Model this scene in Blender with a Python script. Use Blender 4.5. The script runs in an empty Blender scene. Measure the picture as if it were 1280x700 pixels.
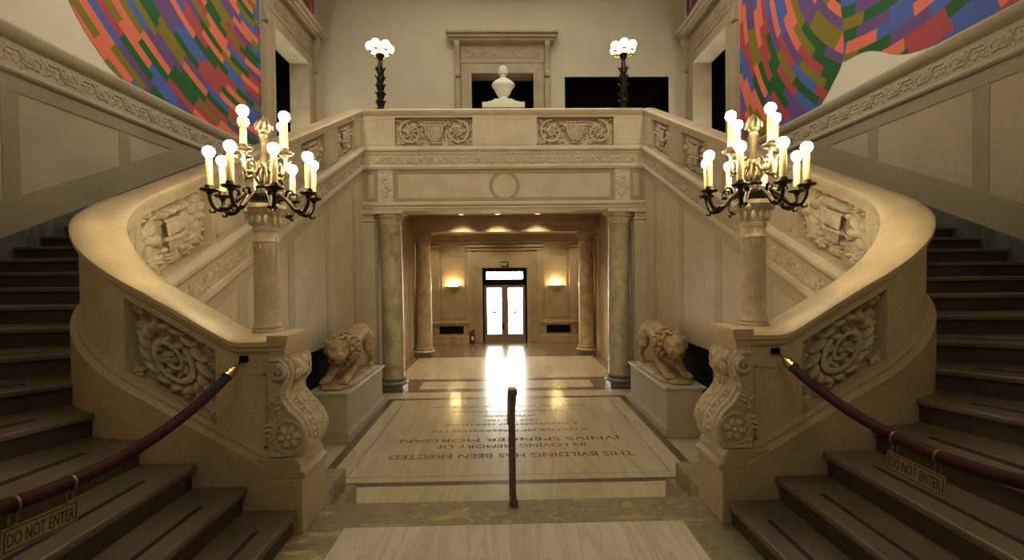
import bpy, bmesh, math, random
from mathutils import Vector, Matrix
PI = math.pi
SC = bpy.context.scene
COL = SC.collection
random.seed(7)

# ------------------------------------------------------------------ materials
def newmat(name):
    m = bpy.data.materials.new(name); m.use_nodes = True
    nt = m.node_tree; nt.nodes.clear()
    out = nt.nodes.new('ShaderNodeOutputMaterial')
    b = nt.nodes.new('ShaderNodeBsdfPrincipled')
    nt.links.new(b.outputs[0], out.inputs[0])
    return m, nt, b, out

def nd(nt, typ, **kw):
    n = nt.nodes.new(typ)
    for k, v in kw.items():
        if k.startswith('i_'):
            n.inputs[int(k[2:])].default_value = v
        else:
            setattr(n, k, v)
    return n

def mixc(nt, fac, a, b, blend='MIX'):
    n = nt.nodes.new('ShaderNodeMix'); n.data_type = 'RGBA'; n.blend_type = blend
    for i, v in ((0, fac), (6, a), (7, b)):
        if hasattr(v, 'is_linked'): nt.links.new(v, n.inputs[i])
        elif i == 0: n.inputs[0].default_value = v
        else: n.inputs[i].default_value = (*v, 1) if len(v) == 3 else v
    return n.outputs[2]

def ramp(nt, src, p0, p1, c0=(0, 0, 0), c1=(1, 1, 1)):
    r = nt.nodes.new('ShaderNodeValToRGB')
    r.color_ramp.elements[0].position = p0; r.color_ramp.elements[1].position = p1
    r.color_ramp.elements[0].color = (*c0, 1); r.color_ramp.elements[1].color = (*c1, 1)
    nt.links.new(src, r.inputs[0]); return r.outputs[0]

def stone(name, c, var=.18, scale=3., rough=.6, grain=.12, bump=.25, vein=None, vscale=2., vamt=.5, stretch=(1, 1, 1), coat=0., spec=.5):
    """mottled stone: large patches, fine grain, optional veins"""
    m, nt, b, out = newmat(name)
    tc = nd(nt, 'ShaderNodeTexCoord'); mp = nd(nt, 'ShaderNodeMapping')
    mp.inputs[3].default_value = stretch
    nt.links.new(tc.outputs['Object'], mp.inputs[0])
    n1 = nd(nt, 'ShaderNodeTexNoise'); n1.inputs['Scale'].default_value = scale; n1.inputs['Detail'].default_value = 6
    n2 = nd(nt, 'ShaderNodeTexNoise'); n2.inputs['Scale'].default_value = 70; n2.inputs['Detail'].default_value = 3
    for n in (n1, n2): nt.links.new(mp.outputs[0], n.inputs['Vector'])
    dark = tuple(x * (1 - var) for x in c); lite = tuple(min(1, x * (1 + var)) for x in c)
    col = ramp(nt, n1.outputs[0], .3, .7, dark, lite)
    g = ramp(nt, n2.outputs[0], .3, .7, (1 - grain,) * 3, (1 + grain,) * 3)
    col = mixc(nt, 1., col, g, 'MULTIPLY')
    if vein:
        n3 = nd(nt, 'ShaderNodeTexNoise'); n3.inputs['Scale'].default_value = vscale; n3.inputs['Detail'].default_value = 5
        n3.inputs['Distortion'].default_value = 1.2
        nt.links.new(mp.outputs[0], n3.inputs['Vector'])
        r = nt.nodes.new('ShaderNodeValToRGB'); e = r.color_ramp.elements
        e[0].position = .44; e[0].color = (0, 0, 0, 1); e[1].position = .5; e[1].color = (vamt,) * 3 + (1,)
        x = e.new(.56); x.color = (0, 0, 0, 1)
        nt.links.new(n3.outputs[0], r.inputs[0])
        col = mixc(nt, r.outputs[0], col, vein)
    nt.links.new(col, b.inputs['Base Color'])
    b.inputs['Roughness'].default_value = rough
    b.inputs['Specular IOR Level'].default_value = spec
    b.inputs['Coat Weight'].default_value = coat
    b.inputs['Coat Roughness'].default_value = .12
    if bump:
        bp = nd(nt, 'ShaderNodeBump'); bp.inputs['Strength'].default_value = bump; bp.inputs['Distance'].default_value = .01
        nt.links.new(n2.outputs[0], bp.inputs['Height']); nt.links.new(bp.outputs[0], b.inputs['Normal'])
    return m

def patchy(name, stops, scale, rough, detail=9.):
    m, nt, b, out = newmat(name)
    tc = nd(nt, 'ShaderNodeTexCoord'); mp = nd(nt, 'ShaderNodeMapping'); mp.inputs[2].default_value = (0, 0, .5); mp.inputs[3].default_value = (1, 2.2, 1)
    nt.links.new(tc.outputs['Object'], mp.inputs[0])
    n = nd(nt, 'ShaderNodeTexNoise'); n.inputs['Scale'].default_value = scale; n.inputs['Detail'].default_value = detail; n.inputs['Roughness'].default_value = .65 if detail < 10 else .72; n.inputs['Distortion'].default_value = .6
    nt.links.new(mp.outputs[0], n.inputs['Vector'])
    r = nt.nodes.new('ShaderNodeValToRGB'); e = r.color_ramp.elements
    e[0].position, e[0].color = stops[0][0], (*stops[0][1], 1); e[1].position, e[1].color = stops[-1][0], (*stops[-1][1], 1)
    for p, c in stops[1:-1]:
        x = e.new(p); x.color = (*c, 1)
    nt.links.new(n.outputs[0], r.inputs[0]); nt.links.new(r.outputs[0], b.inputs['Base Color'])
    b.inputs['Roughness'].default_value = rough
    return m

def plain(name, c, rough=.5, metal=0., noise=.1, spec=.5):
    m, nt, b, out = newmat(name)
    tc = nd(nt, 'ShaderNodeTexCoord'); n1 = nd(nt, 'ShaderNodeTexNoise'); n1.inputs['Scale'].default_value = 25
    nt.links.new(tc.outputs['Object'], n1.inputs['Vector'])
    col = ramp(nt, n1.outputs[0], .3, .7, tuple(x * (1 - noise) for x in c), tuple(min(1, x * (1 + noise)) for x in c))
    nt.links.new(col, b.inputs['Base Color'])
    b.inputs['Roughness'].default_value = rough; b.inputs['Metallic'].default_value = metal
    b.inputs['Specular IOR Level'].default_value = spec
    return m

def emit(name, c, s):
    m, nt, b, out = newmat(name)
    b.inputs['Base Color'].default_value = (.8, .8, .8, 1)
    b.inputs['Emission Color'].default_value = (*c, 1); b.inputs['Emission Strength'].default_value = s
    return m

def glass(name):
    m, nt, b, out = newmat(name)
    nt.nodes.remove(b)
    t = nd(nt, 'ShaderNodeBsdfTransparent'); g = nd(nt, 'ShaderNodeBsdfGlossy'); g.inputs['Roughness'].default_value = .02
    fr = nd(nt, 'ShaderNodeFresnel'); mx = nd(nt, 'ShaderNodeMixShader')
    nt.links.new(fr.outputs[0], mx.inputs[0]); nt.links.new(t.outputs[0], mx.inputs[1]); nt.links.new(g.outputs[0], mx.inputs[2])
    nt.links.new(mx.outputs[0], out.inputs[0])
    return m

def dim_pane(name):  # clear tint that dims daylight through the added laylight
    m, nt, b, out = newmat(name); nt.nodes.remove(b)
    t = nd(nt, 'ShaderNodeBsdfTransparent'); t.inputs[0].default_value = (LAY, LAY * .97, LAY * .88, 1)
    nt.links.new(t.outputs[0], out.inputs[0]); return m
LAY = .145
PALETTE = [(.13, .06, .22), (.75, .165, .10), (.004, .10, .014), (.06, .115, .42), (.21, .165, .008), (.40, .055, .07)]
def mural_mat(name, cy, cz, ring, seglen, seed):
    """painted bands: rings about (cy, cz) on the wall, cut into coloured blocks"""
    m, nt, b, out = newmat(name)
    tc = nd(nt, 'ShaderNodeTexCoord'); sp = nd(nt, 'ShaderNodeSeparateXYZ'); nt.links.new(tc.outputs['Object'], sp.inputs[0])
    def M(op, a, bb=None):
        n = nd(nt, 'ShaderNodeMath', operation=op)
        for i, v in enumerate((a, bb)):
            if v is None: continue
            if hasattr(v, 'is_linked'): nt.links.new(v, n.inputs[i])
            else: n.inputs[i].default_value = v
        return n.outputs[0]
    y = M('SUBTRACT', sp.outputs[1], cy); z = M('SUBTRACT', sp.outputs[2], cz)
    r = M('SQRT', M('ADD', M('MULTIPLY', y, y), M('MULTIPLY', z, z)))
    ang = M('ARCTAN2', z, y)
    ri = M('FLOOR', M('DIVIDE', r, ring))
    wn = nd(nt, 'ShaderNodeTexWhiteNoise', noise_dimensions='1D'); nt.links.new(M('ADD', ri, seed), wn.inputs['W'])
    a2 = M('ADD', M('DIVIDE', M('MULTIPLY', ang, M('MULTIPLY', M('ADD', ri, .5), ring)), seglen), M('MULTIPLY', wn.outputs[0], 7.3))
    si = M('FLOOR', a2)
    w2 = nd(nt, 'ShaderNodeTexWhiteNoise', noise_dimensions='2D')
    cb = nd(nt, 'ShaderNodeCombineXYZ'); nt.links.new(ri, cb.inputs[0]); nt.links.new(si, cb.inputs[1]); nt.links.new(cb.outputs[0], w2.inputs['Vector'])
    val = M('FRACT', M('ADD', M('ADD', M('MULTIPLY', si, .382), M('MULTIPLY', ri, .29)), M('MULTIPLY', w2.outputs[0], .22)))
    cr = nt.nodes.new('ShaderNodeValToRGB'); cr.color_ramp.interpolation = 'CONSTANT'
    e = cr.color_ramp.elements
    e[0].position = 0; e[0].color = (*PALETTE[0], 1); e[1].position = 1 / 6; e[1].color = (*PALETTE[1], 1)
    for k in range(2, 6):
        x = e.new(k / 6); x.color = (*PALETTE[k], 1)
    nt.links.new(val, cr.inputs[0]); nt.links.new(cr.outputs[0], b.inputs['Base Color'])
    b.inputs['Roughness'].default_value = .6
    return m

LS = (.50, .435, .305)
M = {
 'lime': stone('limestone', LS, .12, 2.5, .55, .14, .2),
 'lime_pol': stone('polished limestone', (.52, .43, .28), .12, 4, .28, .1, .05),
 'lime_tan': stone('tan limestone', (.40, .325, .21), .12, 2.5, .55, .14, .2),
 'lime_carve': stone('carved limestone', (.54, .465, .34), .15, 9, .65, .1, .3),
 'wallstone': stone('wall limestone', (.40, .345, .23), .10, 1.2, .6, .16, .25),
 'understair': stone('tan wall limestone', (.53, .455, .315), .12, 1.5, .55, .2, .25),
 'understrip': stone('tan wall strip', (.43, .365, .245), .12, 1.5, .55, .2, .25),
 'wallstrip': stone('brown limestone strip', (.30, .25, .16), .10, 1.2, .6, .16, .25),
 'plaster': stone('plaster', (.58, .535, .385), .04, 1.5, .8, .05, .1),
 'white': stone('white plaster', (.72, .67, .55), .03, 1.5, .8, .05, .1),
 'rose': stone('rose limestone', (.38, .285, .19), .12, 2, .7, .1, .1),
 'greenskirt': patchy('grey green marble', [(.3, (.05, .055, .045)), (.5, (.10, .11, .09)), (.62, (.14, .14, .11)), (.75, (.24, .23, .17))], 3., .4),
 'green': patchy('mottled green marble', [(.30, (.07, .066, .05)), (.40, (.17, .155, .11)), (.47, (.25, .215, .13)), (.53, (.15, .135, .095)), (.58, (.38, .29, .12)), (.62, (.22, .195, .13)), (.66, (.58, .51, .35)), (.70, (.21, .195, .14)), (.78, (.11, .105, .08))], 3.0, .28, 12.),
 'floor': stone('pale floor marble', (.52, .445, .315), .06, 2, .27, .08, .01, (.40, .33, .22), 1.1, .45, (3, .35, 1), .5),
 'floor2': stone('grey floor marble', (.40, .36, .27), .08, 3, .3, .08, .01),
 'floor3': stone('grey beige slab marble', (.47, .435, .36), .08, 2, .3, .12, .01, (.33, .29, .22), 1.6, .7, (4, .4, 1)),
 'band': stone('dark band marble', (.12, .095, .055), .3, 8, .28, .1, .02),
 'brown': stone('brown floor marble', (.17, .115, .07), .25, 3, .27, .1, .01, (.28, .2, .13), 3, .5, (1, 1, 1), .5),
 'colm': patchy('veined column marble', [(.28, (.20, .17, .11)), (.42, (.33, .28, .18)), (.55, (.42, .365, .235)), (.75, (.52, .46, .32))], 3.4, .28),
 'colm2': patchy('golden column marble', [(.28, (.22, .155, .085)), (.42, (.34, .255, .15)), (.55, (.44, .34, .21)), (.75, (.54, .44, .29))], 3.4, .28),
 'colbase': stone('grey column base', (.16, .14, .105), .2, 5, .3, .1, .03),
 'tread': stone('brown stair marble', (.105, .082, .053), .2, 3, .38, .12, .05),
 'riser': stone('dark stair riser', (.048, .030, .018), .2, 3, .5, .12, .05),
 'grip': plain('black grip strip', (.006, .006, .006), .9),
 'ped': stone('pedestal stone', (.40, .355, .27), .04, 2, .6, .06, .05),
 'pedtop': stone('pedestal slab', (.40, .40, .35), .05, 2, .4, .06, .03),
 'lion': stone('golden sandstone', (.40, .295, .15), .35, 6, .6, .2, .4),
 'bronze': plain('dark bronze', (.035, .026, .017), .38, .9, .3),
 'bronze2': plain('silvered bronze', (.20, .165, .105), .38, .9, .3),
 'brass': plain('brass', (.70, .48, .18), .25, 1., .1),
 'signbrass': plain('brass plate', (.24, .18, .095), .5, .5, .1),
 'black': plain('black', (.004, .004, .004), .7, 0, .1, .1),
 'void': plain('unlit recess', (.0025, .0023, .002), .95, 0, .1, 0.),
 'ink': plain('dark lettering', (.012, .009, .006), .7),
 'inscr': plain('incised lettering', (.10, .078, .045), .7, 0, .1, .2),
 'rope': plain('dark red velvet', (.026, .0035, .003), .75, 0, .25, .2),
 'ropeend': plain('black velvet sleeve', (.012, .009, .009), .9, 0, .2),
 'candle': plain('ivory candle sleeve', (.68, .54, .24), .5),
 'ironpost': plain('brown metal', (.15, .105, .075), .4, .6),
 'bust': stone('white marble', (.62, .60, .52), .05, 5, .4, .05, .03),
 'doormetal': plain('weathered door metal', (.22, .185, .14), .45, .2),
 'glass': glass('door glass'),
 'dim_pane': dim_pane('added laylight tint'),
 'red': plain('dark red enamel', (.11, .012, .009), .35),
 'bulb': emit('candle bulb', (1, .80, .46), 145),
 'globe': emit('opal globe', (1, .88, .64), 7),
 'sconce_glow': emit('sconce lamp', (1, .72, .30), 330),
 'spot_glow': emit('downlight lamp', (1, .80, .52), 5),
 'exitglow': emit('exit letters', (.8, .75, .6), .12),
}
M['mural_a'] = mural_mat('painted bands left', 11.2, 11.6, .15, .72, 3.)
M['mural_b'] = mural_mat('painted bands upright', 5.6, 9.4, .155, 1.0, 11.)
M['mural_c'] = mural_mat('painted bands sweeping', 6.9, 9.9, .20, .65, 17.)

# ------------------------------------------------------------------ mesh builder
class MB:
    def __init__(s): s.v = []; s.f = []; s.m = []; s.mi = 0
    def add(s, vs, fs):
        o = len(s.v); s.v += [tuple(p) for p in vs]
        for f in fs: s.f.append([i + o for i in f]); s.m.append(s.mi)
    def box(s, x0, x1, y0, y1, z0, z1):
        vs = [(x, y, z) for z in (z0, z1) for y in (y0, y1) for x in (x0, x1)]
        s.add(vs, [(0, 2, 3, 1), (4, 5, 7, 6), (0, 1, 5, 4), (2, 6, 7, 3), (0, 4, 6, 2), (1, 3, 7, 5)])
    def prism(s, poly, z0, z1, ax='z'):
        n = len(poly)
        def P(p, h):
            return (p[0], p[1], h) if ax == 'z' else ((p[0], h, p[1]) if ax == 'y' else (h, p[0], p[1]))
        s.add([P(p, z0) for p in poly] + [P(p, z1) for p in poly],
              [list(range(n))[::-1], list(range(n, 2 * n))] + [(i, (i + 1) % n, n + (i + 1) % n, n + i) for i in range(n)])
    def loft(s, rings, closed=True, cap=True):
        n = len(rings[0]); vs = [p for r in rings for p in r]; fs = []
        for k in range(len(rings) - 1):
            for i in range(n if closed else n - 1):
                j = (i + 1) % n
                fs.append((k * n + i, k * n + j, (k + 1) * n + j, (k + 1) * n + i))
        if cap and closed:
            fs.append(list(range(n))[::-1]); fs.append([(len(rings) - 1) * n + i for i in range(n)])
        s.add(vs, fs)
    def lathe(s, prof, c=(0, 0, 0), n=24, sy=1., flute=0, famp=0.):
        rings = []
        for r, z in prof:
            ring = []
            for i in range(n):
                a = 2 * PI * i / n; rr = r * (1 + (famp * math.cos(flute * a) if flute else 0))
                ring.append((c[0] + rr * math.cos(a), c[1] + rr * sy * math.sin(a), c[2] + z))
            rings.append(ring)
        s.loft(rings)
    def tube(s, pts, rad, n=8, cap=True):
        pts = [Vector(p) for p in pts]; rings = []; up = Vector((0, 0, 1)); prev = None
        for i, p in enumerate(pts):
            t = (pts[min(i + 1, len(pts) - 1)] - pts[max(i - 1, 0)])
            t = t.normalized() if t.length > 1e-9 else Vector((0, 0, 1))
            if prev is None:
                a = t.cross(up)
                if a.length < .1: a = t.cross(Vector((1, 0, 0)))
            else: a = prev - t * prev.dot(t)
            a.normalize(); prev = a; b = t.cross(a)
            r = rad[i] if isinstance(rad, (list, tuple)) else rad
            rings.append([p + (a * math.cos(2 * PI * k / n) + b * math.sin(2 * PI * k / n)) * r for k in range(n)])
        s.loft(rings, True, cap)
    def ell(s, c, r, n=10, m=6, rot=None):
        vs = [(0, 0, 1)]
        for j in range(1, m):
            t = PI * j / m
            for i in range(n):
                a = 2 * PI * i / n; vs.append((math.sin(t) * math.cos(a), math.sin(t) * math.sin(a), math.cos(t)))
        vs.append((0, 0, -1)); fs = []
        for i in range(n): fs.append((0, 1 + i, 1 + (i + 1) % n))
        for j in range(m - 2):
            for i in range(n):
                a = 1 + j * n + i; b = 1 + j * n + (i + 1) % n; fs.append((a, a + n, b + n, b))
        L = len(vs) - 1
        for i in range(n): fs.append((L, L - n + (i + 1) % n, L - n + i))
        out = []
        for p in vs:
            q = Vector((p[0] * r[0], p[1] * r[1], p[2] * r[2]))
            if rot is not None: q = rot @ q
            out.append((q.x + c[0], q.y + c[1], q.z + c[2]))
        s.add(out, fs)
    def build(s, name, mat, parent=None, smooth=None, sx=1, bevel=0., recalc=True):
        me = bpy.data.meshes.new(name)
        vs = s.v if sx == 1 else [(-x, y, z) for x, y, z in s.v]
        me.from_pydata(vs, [], s.f)
        mats = mat if isinstance(mat, (list, tuple)) else [mat]
        for k in mats: me.materials.append(M[k])
        if len(mats) > 1: me.polygons.foreach_set('material_index', s.m)
        if recalc:
            bm = bmesh.new(); bm.from_mesh(me); bmesh.ops.recalc_face_normals(bm, faces=bm.faces); bm.to_mesh(me); bm.free()
        if smooth is not None:
            me.shade_smooth() if smooth >= 180 else me.set_sharp_from_angle(angle=math.radians(smooth))
            if smooth < 180: me.polygons.foreach_set('use_smooth', [True] * len(me.polygons))
        o = bpy.data.objects.new(name, me); COL.objects.link(o)
        if parent is not None:
            o.parent = parent; o.matrix_parent_inverse = world_of(parent).inverted()
        if bevel:
            b = o.modifiers.new('bevel', 'BEVEL'); b.width = bevel; b.segments = 2; b.limit_method = 'ANGLE'
        return o

def world_of(o):
    return WORLD.get(o.name, Matrix.Identity(4))
WORLD = {}

def thing(name, label, cat, loc=(0, 0, 0), group=None, kind=None):
    o = bpy.data.objects.new(name, None); COL.objects.link(o); o.location = loc; o.empty_display_size = .1
    WORLD[o.name] = Matrix.Translation(loc)
    return tag(o, label, cat, group, kind)
def tag(o, label=None, cat=None, group=None, kind=None):
    if label: o['label'] = label
    if cat: o['category'] = cat
    if group: o['group'] = group
    if kind: o['kind'] = kind
    return o
def struct(o, label=None, cat=None): return tag(o, label, cat, None, 'structure')

def text_mesh(txt, name, mat, mtx, size, width=None, depth=.0, parent=None, height=None):
    """lettering laid out in local xy, centred, then moved by mtx"""
    cu = bpy.data.curves.new(name, 'FONT'); cu.body = txt; cu.size = size; cu.align_x = 'CENTER'; cu.align_y = 'CENTER'; cu.extrude = depth
    cu.resolution_u = 3
    t = bpy.data.objects.new(name + '_tmp', cu); COL.objects.link(t)
    dg = bpy.context.evaluated_depsgraph_get(); dg.update()
    me = bpy.data.meshes.new_from_object(t.evaluated_get(dg))
    bpy.data.objects.remove(t)
    xs = [v.co.x for v in me.vertices]; ys = [v.co.y for v in me.vertices]
    w = max(xs) - min(xs); h = max(ys) - min(ys); cx = (max(xs) + min(xs)) / 2; cyy = (max(ys) + min(ys)) / 2
    kx = width / w if width else 1; ky = height / h if height else (kx if width else 1)
    for v in me.vertices:
        v.co = mtx @ Vector(((v.co.x - cx) * kx, (v.co.y - cyy) * ky, v.co.z))
    me.name = name; me.materials.clear(); me.materials.append(M[mat])
    o = bpy.data.objects.new(name, me); COL.objects.link(o)
    if parent is not None: o.parent = parent; o.matrix_parent_inverse = world_of(parent).inverted()
    return o

def voxel_body(mb, name, mat, parent, voxel, smooth_it=4, sx=1):
    """fuse overlapping forms into one continuous surface"""
    o = mb.build(name + '_tmp', mat, None, None, sx)
    r = o.modifiers.new('r', 'REMESH'); r.mode = 'VOXEL'; r.voxel_size = voxel
    s_ = o.modifiers.new('s', 'SMOOTH'); s_.iterations = smooth_it; s_.factor = .5
    dg = bpy.context.evaluated_depsgraph_get(); dg.update()
    me = bpy.data.meshes.new_from_object(o.evaluated_get(dg))
    bpy.data.objects.remove(o)
    me.name = name; me.shade_smooth()
    q = bpy.data.objects.new(name, me); COL.objects.link(q)
    if not me.materials: me.materials.append(M[mat])
    if parent is not None: q.parent = parent; q.matrix_parent_inverse = world_of(parent).inverted()
    return q

# ------------------------------------------------------------------ carved ornament in (u, v, w)
class Orn:
    def __init__(s, f): s.f = f; s.mb = MB()
    def bump(s, u, v, ru, rv, rw, rot=0., w0=0., n=8, m=5):
        k = MB(); k.ell((0, 0, 0), (ru, rv, rw), n, m)
        c, sn = math.cos(rot), math.sin(rot)
        s.mb.add([s.f(u + x * c - y * sn, v + x * sn + y * c, w0 + z) for x, y, z in k.v], k.f)
    def tube(s, pts, rad, w0=0., n=6):
        k = MB(); k.tube([(p[0], p[1], w0 + (p[2] if len(p) > 2 else 0)) for p in pts], rad, n)
        s.mb.add([s.f(*p) for p in k.v], k.f)
    def rosette(s, u, v, r, h, petals=6, ph=0., w0=0.):
        for i in range(petals):
            a = ph + 2 * PI * i / petals
            s.bump(u + .55 * r * math.cos(a), v + .55 * r * math.sin(a), .46 * r, .34 * r, h * .8, a, w0, 8, 5)
        s.bump(u, v, .27 * r, .27 * r, h * 1.25, 0, w0)
    def leaf(s, u, v, ang, L, W, h, w0=0., bend=.5, k=4):
        pts = []
        for i in range(k + 1):
            t = i / k; a = ang + bend * t
            pts.append((u + L * t * math.cos(a), v + L * t * math.sin(a)))
        for i in range(1, k + 1):
            t = i / k; p = pts[i]; a = ang + bend * t * 1.4; ww = W * math.sin(PI * (.25 + .65 * t))
            for sg in (-1, 1):
                b = a + sg * .85
                s.bump(p[0] + .45 * ww * math.cos(b), p[1] + .45 * ww * math.sin(b), .6 * ww, .24 * ww, h * .8, b, w0, 7, 4)
        s.tube([(p[0], p[1], h * .6) for p in pts], [max(.004, W * .13 * (1 - .6 * i / k)) for i in range(k + 1)], w0, 5)
    def spiral(s, u, v, R, turns, start, sg, rad, w0=0., lobes=0, h=.03, inner=.18):
        N = int(16 * turns) + 2; pts = []; rr = []
        for i in range(N):
            t = i / (N - 1); r = R * (1 - (1 - inner) * t); a = start + sg * 2 * PI * turns * t
            pts.append((u + r * math.cos(a), v + r * math.sin(a), h * .5)); rr.append(rad * (1 - .55 * t))
        s.tube(pts, rr, w0, 6)
        for i in range(lobes):
            t = (i + .5) / lobes * .8; r = R * (1 - (1 - inner) * t); a = start + sg * 2 * PI * turns * t
            for dr, q in ((1.0, .9), (.72, -.9)):
                b = a + sg * (PI / 2 - q)
                s.bump(u + r * dr * math.cos(a), v + r * dr * math.sin(a), R * .24, R * .095, h * .9, b, w0, 7, 4)
    def fill(s, u0, u1, v0, v1, n, r, h, seed, w0=0.):
        rnd = random.Random(seed)
        for _ in range(n):
            q = r * rnd.uniform(.5, 1.2)
            s.bump(rnd.uniform(u0 + q, u1 - q), rnd.uniform(v0 + q, v1 - q), q, q * rnd.uniform(.4, .8), h * rnd.uniform(.5, 1), rnd.uniform(0, PI), w0, 7, 4)

def orn_urn(o, w, h, d):
    """scrolls either side of a fluted urn; origin in the middle"""
    for sg in (-1, 1):
        o.spiral(sg * .30 * w, 0, .46 * h, 1.6, PI / 2 if sg > 0 else PI / 2, -sg, .055 * h, 0, 9, d)
        o.rosette(sg * .30 * w, 0, .20 * h, d * 1.1, 6, .3)
        o.leaf(sg * .14 * w, .30 * h, PI / 2 - sg * 1.0, .22 * h, .16 * h, d, 0, -sg * .8)
        o.leaf(sg * .16 * w, -.34 * h, -PI / 2 + sg * 1.2, .24 * h, .16 * h, d, 0, sg * .6)
        o.bump(sg * .475 * w, .43 * h, .06 * h, .06 * h, d)
        o.bump(sg * .475 * w, -.43 * h, .06 * h, .06 * h, d)
        o.leaf(sg * .44 * w, .28 * h, PI / 2 + sg * .5, .2 * h, .14 * h, d)
        o.leaf(sg * .44 * w, -.26 * h, -PI / 2 - sg * .5, .2 * h, .14 * h, d)
        o.tube([(sg * .492 * w, -.48 * h, 0), (sg * .492 * w, .48 * h, 0)], .018 * h)
    for k in range(7):
        q = (k - 3) / 3
        o.tube([(q * .115 * w, .20 * h, d), (q * .09 * w, -.12 * h, d), (q * .05 * w, -.27 * h, d * .8)], [.05 * h, .045 * h, .03 * h])
    o.tube([(-.16 * w, .24 * h, d), (.16 * w, .24 * h, d)], .04 * h)
    o.tube([(-.05 * w, -.3 * h, d * .8), (.05 * w, -.3 * h, d * .8)], .03 * h)
    o.bump(0, -.38 * h, .07 * w, .07 * h, d)
    for k in range(5): o.bump((k - 2) * .06 * w, .35 * h, .035 * w, .07 * h, d * 1.1)
    o.fill(-.48 * w, .48 * w, -.47 * h, .47 * h, 60, .05 * h, d * .7, 5)

def orn_basket(o, w, h, d, seed=1):
    """flower basket with large blossoms and foliage"""
    rnd = random.Random(seed)
    for k in range(8):
        q = (k - 3.5) / 3.5
        o.tube([(q * .13 * w, .24 * h, d * 1.25), (q * .11 * w, .02 * h, d * 1.3)], .028 * h)
        o.tube([(q * .10 * w, -.05 * h, d * 1.2), (q * .06 * w, -.22 * h, d)], .03 * h)
    o.tube([(-.15 * w, -.02 * h, d), (0, -.045 * h, d * 1.7), (.15 * w, -.02 * h, d)], .035 * h)
    o.tube([(-.15 * w, .25 * h, d), (0, .235 * h, d * 1.5), (.15 * w, .25 * h, d)], .025 * h)
    for k in range(6): o.bump((k - 2.5) * .055 * w, .34 * h + .02 * h * (k % 2), .04 * w, .075 * h, d * 1.5)
    for sg in (-1, 1):
        o.rosette(sg * .33 * w, .08 * h, .27 * h, d * 1.25, 5, rnd.random(), d * .25)
        o.rosette(sg * .23 * w, -.29 * h, .15 * h, d * 1.2, 5, rnd.random(), d * .2)
        for q in range(6): o.bump(sg * (.38 + .07 * math.cos(q * 1.05)) * w, -.22 * h + .14 * h * math.sin(q * 1.05), .05 * w, .03 * h, d, q * 1.05)
        o.leaf(sg * .22 * w, .36 * h, (0 if sg > 0 else PI) + sg * .1, .24 * w, .17 * h, d * 1.2, 0, -sg * .7, 5)
        o.leaf(sg * .40 * w, -.12 * h, -PI / 2 - sg * .5, .30 * h, .2 * h, d * 1.2, 0, -sg * .9, 5)
        o.leaf(sg * .12 * w, -.40 * h, (0 if sg > 0 else PI), .28 * w, .17 * h, d * 1.2, 0, sg * .5, 5)
        o.leaf(sg * .45 * w, .30 * h, PI / 2 + sg * 1.4, .16 * h, .13 * h, d)
    o.rosette(0, -.36 * h, .11 * h, d * 1.2, 6)
    o.fill(-.49 * w, .49 * w, -.48 * h, .48 * h, 80, .055 * h, d, seed)

def orn_scroll(o, w, h, d, sg=1):
    """one great acanthus scroll filling the panel, blossoms in the corners"""
    R = .47 * min(w, h); c0 = .04 * w
    for k in range(15):                          # outer wreath of curling leaves
        a = 2 * PI * k / 15
        o.bump(c0 + .80 * R * math.cos(a), .80 * R * math.sin(a), .27 * R, .12 * R, d, a + sg * 1.15, 0, 9, 6)
        o.bump(c0 + .95 * R * math.cos(a + .15), .95 * R * math.sin(a + .15), .13 * R, .075 * R, d * .8, a + sg * .5, 0, 7, 5)
    o.spiral(c0, 0, .66 * R, 1.7, 2.2, sg, .085 * R, d * .35, 0, d, .2)
    for k in range(8):
        a = .3 + k * .78
        o.bump(c0 + .43 * R * math.cos(a), .43 * R * math.sin(a), .20 * R, .075 * R, d * 1.05, a + sg * .9, 0, 8, 5)
    o.rosette(c0 + .02 * w, -.02 * h, .24 * R, d * 1.15, 5, .4, d * .15)
    for su, sv, q in ((1, 1, 1.), (1, -1, .9), (-1, 1, .75), (-1, -1, .8)):
        u, v = su * .42 * w, sv * .42 * h
        o.spiral(u, v, .17 * R * q, 1.2, 1., su * sv, .07 * R * q, d * .2, 0, d, .25); o.bump(u, v, .07 * R * q, .07 * R * q, d * 1.2)
        o.leaf(u - su * .02 * w, v - sv * .14 * h, -sv * (PI / 2 + .1 * su), .30 * R, .22 * R, d * .9, 0, su * .4, 3)
        o.leaf(u - su * .12 * w, v + sv * .01 * h, (PI if su > 0 else 0), .26 * R, .18 * R, d * .8, 0, su * sv * .3, 3)
    o.tube([(-.495 * w, -.49 * h, 0), (-.495 * w, .49 * h, 0)], .012 * h); o.tube([(.495 * w, -.49 * h, 0), (.495 * w, .49 * h, 0)], .012 * h)

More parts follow.
